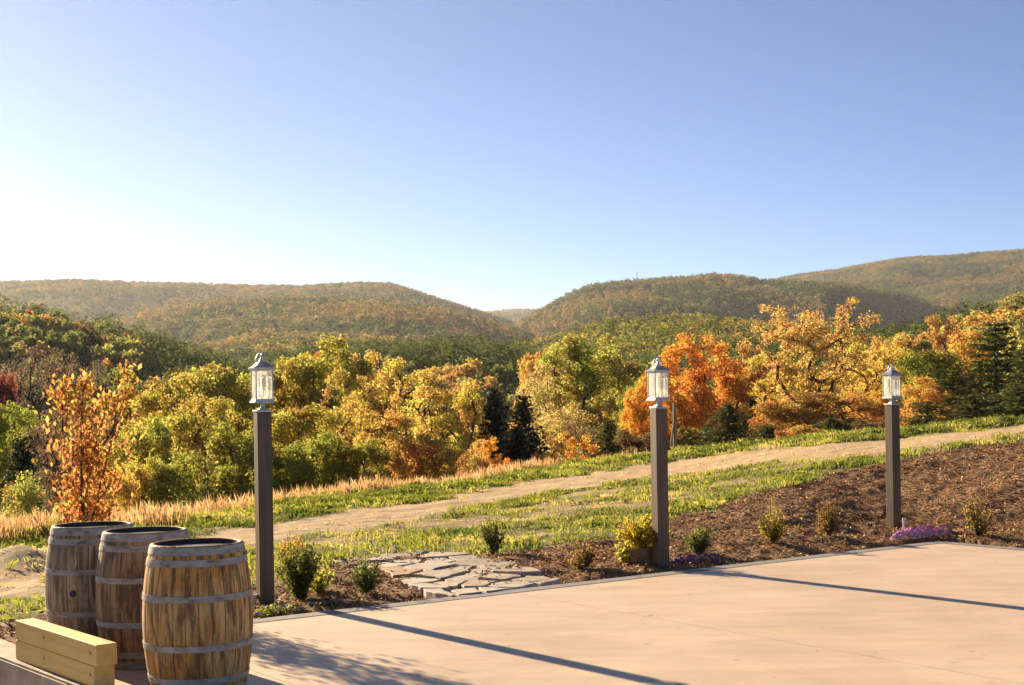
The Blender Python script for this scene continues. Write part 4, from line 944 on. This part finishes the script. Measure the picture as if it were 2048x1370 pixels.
def flowers(px, py, w, d, h, n, petal, label, seed, green=(.16, .16, .04, .5), nf=260, groups=1, leafn=1500):
    rng = np.random.default_rng(seed); b = gpx(px, py); s = b.y/F; zb = sf(b.x, b.y); r = thing('flower_mound', label, 'flowers', (b.x, b.y, zb), EA*.9, 'low flowers along the patio edge'); A, B, H_ = w*s/2, d, h*s
    lm = MB(); P = rng.uniform(-1, 1, (leafn*2, 2)); P = P[(P**2).sum(1) < 1][:leafn]; m_ = len(P)
    bump = .72+.28*np.sin(P[:, 0]*11+seed)*np.cos(P[:, 1]*6+P[:, 0]*3)+rng.normal(0, .08, m_); top = H_*np.clip(1-((P**2).sum(1))**1.8, 0, 1)**.6*bump
    Z = top*rng.uniform(.15, 1, m_); v, f = leaves(np.stack([P[:, 0]*A, P[:, 1]*B, Z], 1), rng.normal(size=(m_, 3))+[0, 0, .6], .03*rng.uniform(.6, 1.3, m_), .4, rng); lm.add(v, f, rng.uniform(0, 1, m_), rng.uniform(0, 1, m_))
    c = lm.build('leaves', M['leaf'], r); c.color = green
    fm = MB(); k = rng.choice(m_, nf)
    cen = np.stack([P[k, 0]*A, P[k, 1]*B, top[k]*1.02+.006], 1)
    for i in range(nf):
        N0 = unit(np.array([P[k[i], 0]*.8, P[k[i], 1]*.8-.3, .9])+rng.normal(size=3)*.2); a = np.arange(8)*math.pi/4; X_ = unit(np.cross(N0, [0, 1, .2])); Y_ = np.cross(N0, X_)
        T_ = np.cos(a)[:, None]*X_+np.sin(a)[:, None]*Y_; v, f = leaves(cen[i]+T_*.009, np.repeat(N0[None], 8, 0)+T_*.3, .02, .5, rng, T_); fm.add(v, f, rng.uniform(0, 1))
    fm.build('blossoms', M[petal], r); return r
flowers(1846, 1076, 182, .17, 22, 420, 'petal_pink', 'bright pink flower mound at the patio corner below the farthest post', 1, nf=1100)
flowers(1394, 1127, 135, .17, 22, 300, 'petal_purple', 'dark purple flower mound right of the middle post at the patio edge', 2, (.08, .07, .04, .3), nf=420)
flowers(556, 1228, 110, .16, 24, 50, 'petal_mauve', 'low green mat with a few purple flowers at the foot of the nearest post', 3, (.25, .25, .05, .5), nf=34, leafn=1900)
flowers(650, 1210, 74, .10, 12, 10, 'petal_mauve', 'flat dark green mat with a single purple flower, right of the nearest post', 4, (.14, .16, .04, .4), nf=8, leafn=600)

# small fittings at the feet of the posts
b = gpx(509, 1206); r = thing('ground_spotlight', 'small grey light fitting at the foot of the nearest post', 'light', (b.x, b.y, sf(b.x, b.y)))
m = MB(); v, f = lathe([(.018, 0), (.018, .05), (.030, .055), (.033, .10), (.028, .105), (.0, .10)], 18); m.add(v, f, smooth=False); m.build('housing', M['grey_plastic'], r)
m = MB(); t = np.linspace(0, 1, 12); v, f = tube(np.stack([.03+.06*t, .05*t, .06+.13*np.sin(t*2.6)], 1), .004, 6); m.add(v, f, smooth=True); m.build('cable', M['barrel_dark'], r)
b = gpx(1808, 1060); r = thing('conduit_stub', 'short white pipe standing beside the farthest post', 'pipe', (b.x, b.y, sf(b.x, b.y)))
m = MB(); v, f = lathe([(.016, -.05), (.016, .12), (.020, .12), (.020, .15), (.013, .15), (.013, .10)], 14); m.add(v, f, smooth=False); m.build('pipe', M['white_plastic'], r)

# ------------------------------------------------------------------ flagstone path
def clip_poly(poly, p, n):
    out = []
    for i in range(len(poly)):
        a, b_ = poly[i], poly[(i+1) % len(poly)]; da, db = (a-p).dot(n), (b_-p).dot(n)
        if da <= 0: out.append(a)
        if da*db < 0: out.append(a+(b_-a)*(da/(da-db)))
    return out
def flagstones():
    rng = random.Random(4)
    reg = [Vector(gz(*p)[:2]) for p in ((655, 1122), (745, 1113), (835, 1103), (905, 1108), (960, 1116), (1035, 1130), (1072, 1148), (1118, 1163), (1010, 1181), (905, 1194), (862, 1189), (812, 1168), (770, 1146), (690, 1130))]
    seeds_px = [[(690, 1125), (750, 1120), (815, 1111), (870, 1113), (930, 1119)], [(775, 1131), (830, 1124), (885, 1126), (945, 1129), (1005, 1133)], [(790, 1147), (850, 1139), (905, 1140), (965, 1142), (1035, 1147)],
                [(825, 1161), (875, 1155), (930, 1155), (990, 1157), (1060, 1162)], [(860, 1175), (905, 1170), (955, 1169), (1010, 1171)], [(885, 1187), (940, 1183), (990, 1180), (1095, 1163)]]
    S = [[Vector(gz(*p)[:2])+Vector((rng.uniform(-.09, .09), rng.uniform(-.09, .09))) for p in row] for row in seeds_px]; allp = [p for row in S for p in row]
    rowname = ['back row by the grass', 'second row from the grass', 'third row from the grass', 'fourth row from the grass', 'second row from the patio', 'front row at the patio edge']; nth = ['first', 'second', 'third', 'fourth', 'fifth']
    for ri, row in enumerate(S):
        for ci, p in enumerate(row):
            poly = list(reg)
            for o_ in allp:
                if o_ is p: continue
                d = (o_-p); L = d.length; d = d/L; poly = clip_poly(poly, p+d*(L*.5-.013-rng.uniform(0, .028)), d)
                if len(poly) < 3: break
            if len(poly) < 3: continue
            # chip the outline
            pts = []
            for i in range(len(poly)):
                a, b_ = poly[i], poly[(i+1) % len(poly)]; L = (b_-a).length; k = max(1, int(L/.09))
                for j in range(k): q_ = a+(b_-a)*(j/k); pts.append(q_+Vector((rng.uniform(-1, 1), rng.uniform(-1, 1)))*min(.024, L*.25))
            cx = sum((q_.x for q_ in pts))/len(pts); cy_ = sum((q_.y for q_ in pts))/len(pts); zb = max(-.018, sf(cx, cy_)-.018)+rng.uniform(-.004, .010)
            h = .024+rng.uniform(0, .02); tx, ty = rng.uniform(-.045, .045), rng.uniform(-.04, .05); bm = bmesh.new(); top = []
            for q_ in pts: x, y = q_.x-cx, q_.y-cy_; top.append(bm.verts.new((x, y, h+x*tx+y*ty+rng.uniform(-.003, .003))))
            fc = bm.faces.new(top); 
            if fc.normal.z < 0: fc.normal_flip()
            rr = bmesh.ops.extrude_face_region(bm, geom=[fc]); bmesh.ops.translate(bm, vec=(0, 0, -.12), verts=[x for x in rr['geom'] if isinstance(x, bmesh.types.BMVert)])
            bmesh.ops.recalc_face_normals(bm, faces=bm.faces)
            eg = [x for x in bm.edges if all(v_.co.z > h-.04 for v_ in x.verts)]; bmesh.ops.bevel(bm, geom=eg, offset=.005, segments=1, affect='EDGES')
            mat = 'stone_rust' if (ri, ci) in ((2, 0),) else ('stone_pale' if rng.random() < .55 else 'stone_grey'); tone = {'stone_rust': 'rust tinted', 'stone_pale': 'pale', 'stone_grey': 'grey'}[mat]
            me = bpy.data.meshes.new('flagstone'); bm.to_mesh(me); bm.free(); me.materials.append(M[mat]); o = link('flagstone', me, None, (cx, cy_, zb))
            tag(o, '%s flagstone, %s from left in the %s' % (tone, nth[ci], rowname[ri]), 'flagstone', 'flagstones laid in the mulch beside the patio')
flagstones()

# ------------------------------------------------------------------ ground cover: grass, tall dry grass, bark chips
def scatter(n, ur, yr, seed):
    rng = np.random.default_rng(seed); Y = np.sqrt(rng.uniform(yr[0]**2, yr[1]**2, n)); X = Y*rng.uniform(*ur, n); return rng, X, Y
def blades(name, X, Y, rng, nb, hmin, hmax, wid, spread, mat, var, lean=.35, hscale=None):
    n = len(X); Z = surf(X, Y)-.01; h = np.repeat(rng.uniform(hmin, hmax, n)*(1 if hscale is None else hscale), nb); N = n*nb
    bx, by, bz = np.repeat(X, nb)+rng.normal(0, spread, N), np.repeat(Y, nb)+rng.normal(0, spread, N), np.repeat(Z, nb)
    h = h*rng.uniform(.55, 1.1, N); a = rng.uniform(0, 6.28, N); l = np.abs(rng.normal(0, lean, N))*h; dx, dy = np.cos(a)*l, np.sin(a)*l; w = wid*rng.uniform(.6, 1.3, N)*np.clip(np.repeat(Y, nb)/16, .8, 2.2)
    px_, py_ = -np.sin(a+.8)*w, np.cos(a+.8)*w
    v = np.stack([np.stack([bx-px_, by-py_, bz], 1), np.stack([bx+px_, by+py_, bz], 1), np.stack([bx+dx*.45+px_*.7, by+dy*.45+py_*.7, bz+h*.62], 1), np.stack([bx+dx, by+dy, bz+h*np.clip(1-.3*l/h, .5, 1)], 1)], 1).reshape(-1, 3)
    vv = np.clip(np.repeat(var, nb)+rng.normal(0, .13, N), 0, 1); o = MB().add(v, np.arange(4*N).reshape(N, 4), vv).build(name, M[mat]); tag(o, kind='stuff'); print(name, N); return o
rng, X, Y = scatter(150000, (-.42, .43), (10.5, 42), 11); Zs = surf(X, Y); d = grass_density(X, Y, Zs); u_ = X/Y
dens = 60/(Y*.5+30)
keep = (rng.uniform(0, 1, len(X)) < d*.75*np.clip(Y/24, .55, 1.2)) & ~inside_patio(X, Y, .05) & (Y < crest_y(u_)+4) 
X, Y, d = X[keep], Y[keep], d[keep]; px, py, mul, road, n_, n2_, f_ = zones(X, Y, surf(X, Y)); strip = py < f_(RHI)
dry = np.clip((fbm(X*.9, Y*.9, 61, 4)-.40)*3.0, 0, 1); var = np.clip(.30+dry*.42+np.where(d < .3, .34, 0)-np.where(strip, .10, 0)+(fbm(X*3, Y*3, 63, 3)-.5)*.95, 0, 1)
blades('lawn_grass', X, Y, rng, 6, .05, .13, .006, .06, 'grass_blade', var, .5, np.where(strip, 1.35, np.where(d < .3, .5, 1.0))*(.25+1.5*fbm(X*1.8, Y*1.8, 71, 3)**1.3))
rng, X, Y = scatter(70000, (-.42, .43), (12, 40), 21); Zs = surf(X, Y); d = grass_density(X, Y, Zs); px, py, mul, road, n_, n2_, f_ = zones(X, Y, Zs)
keep = (rng.uniform(0, 1, len(X)) < np.where(road, .10, .5)*np.clip(fbm(X*1.1, Y*1.1, 33, 4)*3-1.0, .05, 1)) & ~mul & ~inside_patio(X, Y, .1) & (Y < crest_y(X/Y)+2)
X, Y = X[keep], Y[keep]; blades('straw', X, Y, rng, 3, .02, .05, .0028, .06, 'dry_blade', rng.uniform(.0, .75, len(X)), 1.5)
rng, X, Y = scatter(60000, (-.43, .12), (13, 44), 12); u_ = X/Y; yc = crest_y(u_); Zs = surf(X, Y); px, py, mul, road, n_, n2_, f_ = zones(X, Y, Zs)
fade = np.interp(px, [-400, 250, 500, 1000, 1150, 1330], [.5, .6, .85, .7, .35, 0]); lo = np.interp(px, [-200, 100, 330, 540, 735, 1024, 1300], [18.2, 19.4, 21.4, 25.6, 28.4, 34.2, 36])+n_*3
keep = (Y > lo) & (Y < yc+4) & (rng.uniform(0, 1, len(X)) < fade*np.clip(fbm(X*.8, Y*.8, 81, 3)*2.6-.8, .02, 1)*.6); X, Y = X[keep], Y[keep]
blades('tall_dry_grass', X, Y, rng, 15, .14, .43, .0024, .14, 'dry_blade', rng.uniform(.1, .9, len(X)), .2, .55+.75*fbm(X*1.2, Y*1.2, 91, 3))
rng, X, Y = scatter(200000, (-.42, .43), (10.5, 25), 13); Zs = surf(X, Y); px, py, mul, road, n_, n2_, f_ = zones(X, Y, Zs)
keep = mul & ~inside_patio(X, Y, .0) & (rng.uniform(0, 1, len(X)) < .8); X, Y, Zs = X[keep], Y[keep], Zs[keep]; n = len(X)
v, f = leaves(np.stack([X, Y, Zs+rng.uniform(.004, .03, n)], 1), rng.normal(size=(n, 3))*.45+[-.2, .25, 1], rng.uniform(.018, .07, n), rng.uniform(.15, .45, n), rng)
o = MB().add(v, f, rng.uniform(0, 1, n)**1.3).build('bark_chips', M['bark_chip']); tag(o, kind='stuff'); print('chips', n)

# ------------------------------------------------------------------ far masts and a pole
def mast(px, base, top, Y, w, label, arms):
    p = at(px, base, Y); h = at(px, top, Y).z-p.z; r = thing('radio_mast', label, 'mast', (p.x, p.y, p.z-6)); m = MB(); v, f = tube([(0, 0, 0), (0, 0, h+6)], [w, w*.6], 6); m.add(v, f); m.build('mast_pole', M['tower_steel'], r)
    m = MB()
    for zf, L in arms: addbm(m, box(L, w*1.2, w*2, (0, 0, h*zf+6)))
    m.build('antennas', M['tower_steel'], r)
mast(1274, 562, 545, 2400, .5, 'thin radio mast on the crest of the right ridge', ((.97, 3), (.75, 2.4)))
mast(1018, 624, 614, 5400, 1.2, 'short tower on the distant gap between the two ridges', ((.95, 6), (.6, 5)))
u_, _ = uw(1350, 880); Y = 60.0; zb = hgt(u_*Y, Y)-.3; h = at(1350, 806, Y).z-zb; r = thing('wooden_pole', 'slim pale pole standing below the big orange maple', 'pole', (u_*Y, Y, zb))
m = MB(); v, f = tube([(0, 0, 0), (0, 0, h)], [.11, .07], 8); m.add(v, f, smooth=True); m.build('pole_shaft', M['pole_wood'], r)
m = MB(); v, f = tube([(-.5, 0, 0), (-.03, 0, h*.8)], [.04, .03], 6); m.add(v, f, smooth=True); m.build('brace', M['pole_wood'], r)

# ------------------------------------------------------------------ haze
def haze():
    m = bpy.data.materials.new('haze'); m.use_nodes = True; t = m.node_tree; t.nodes.clear(); out = t.nodes.new('ShaderNodeOutputMaterial'); pv = t.nodes.new('ShaderNodeVolumePrincipled')
    pv.inputs['Color'].default_value = (.93, .95, 1, 1); pv.inputs['Density'].default_value = HAZE_DENSITY; pv.inputs['Anisotropy'].default_value = .45; t.links.new(pv.outputs[0], out.inputs['Volume'])
    me = MB(); addbm(me, box(15000, 14000, 560, (0, 6000-2000, 260))); o = me.build('haze', m); tag(o, kind='stuff'); o.visible_shadow = True
haze()
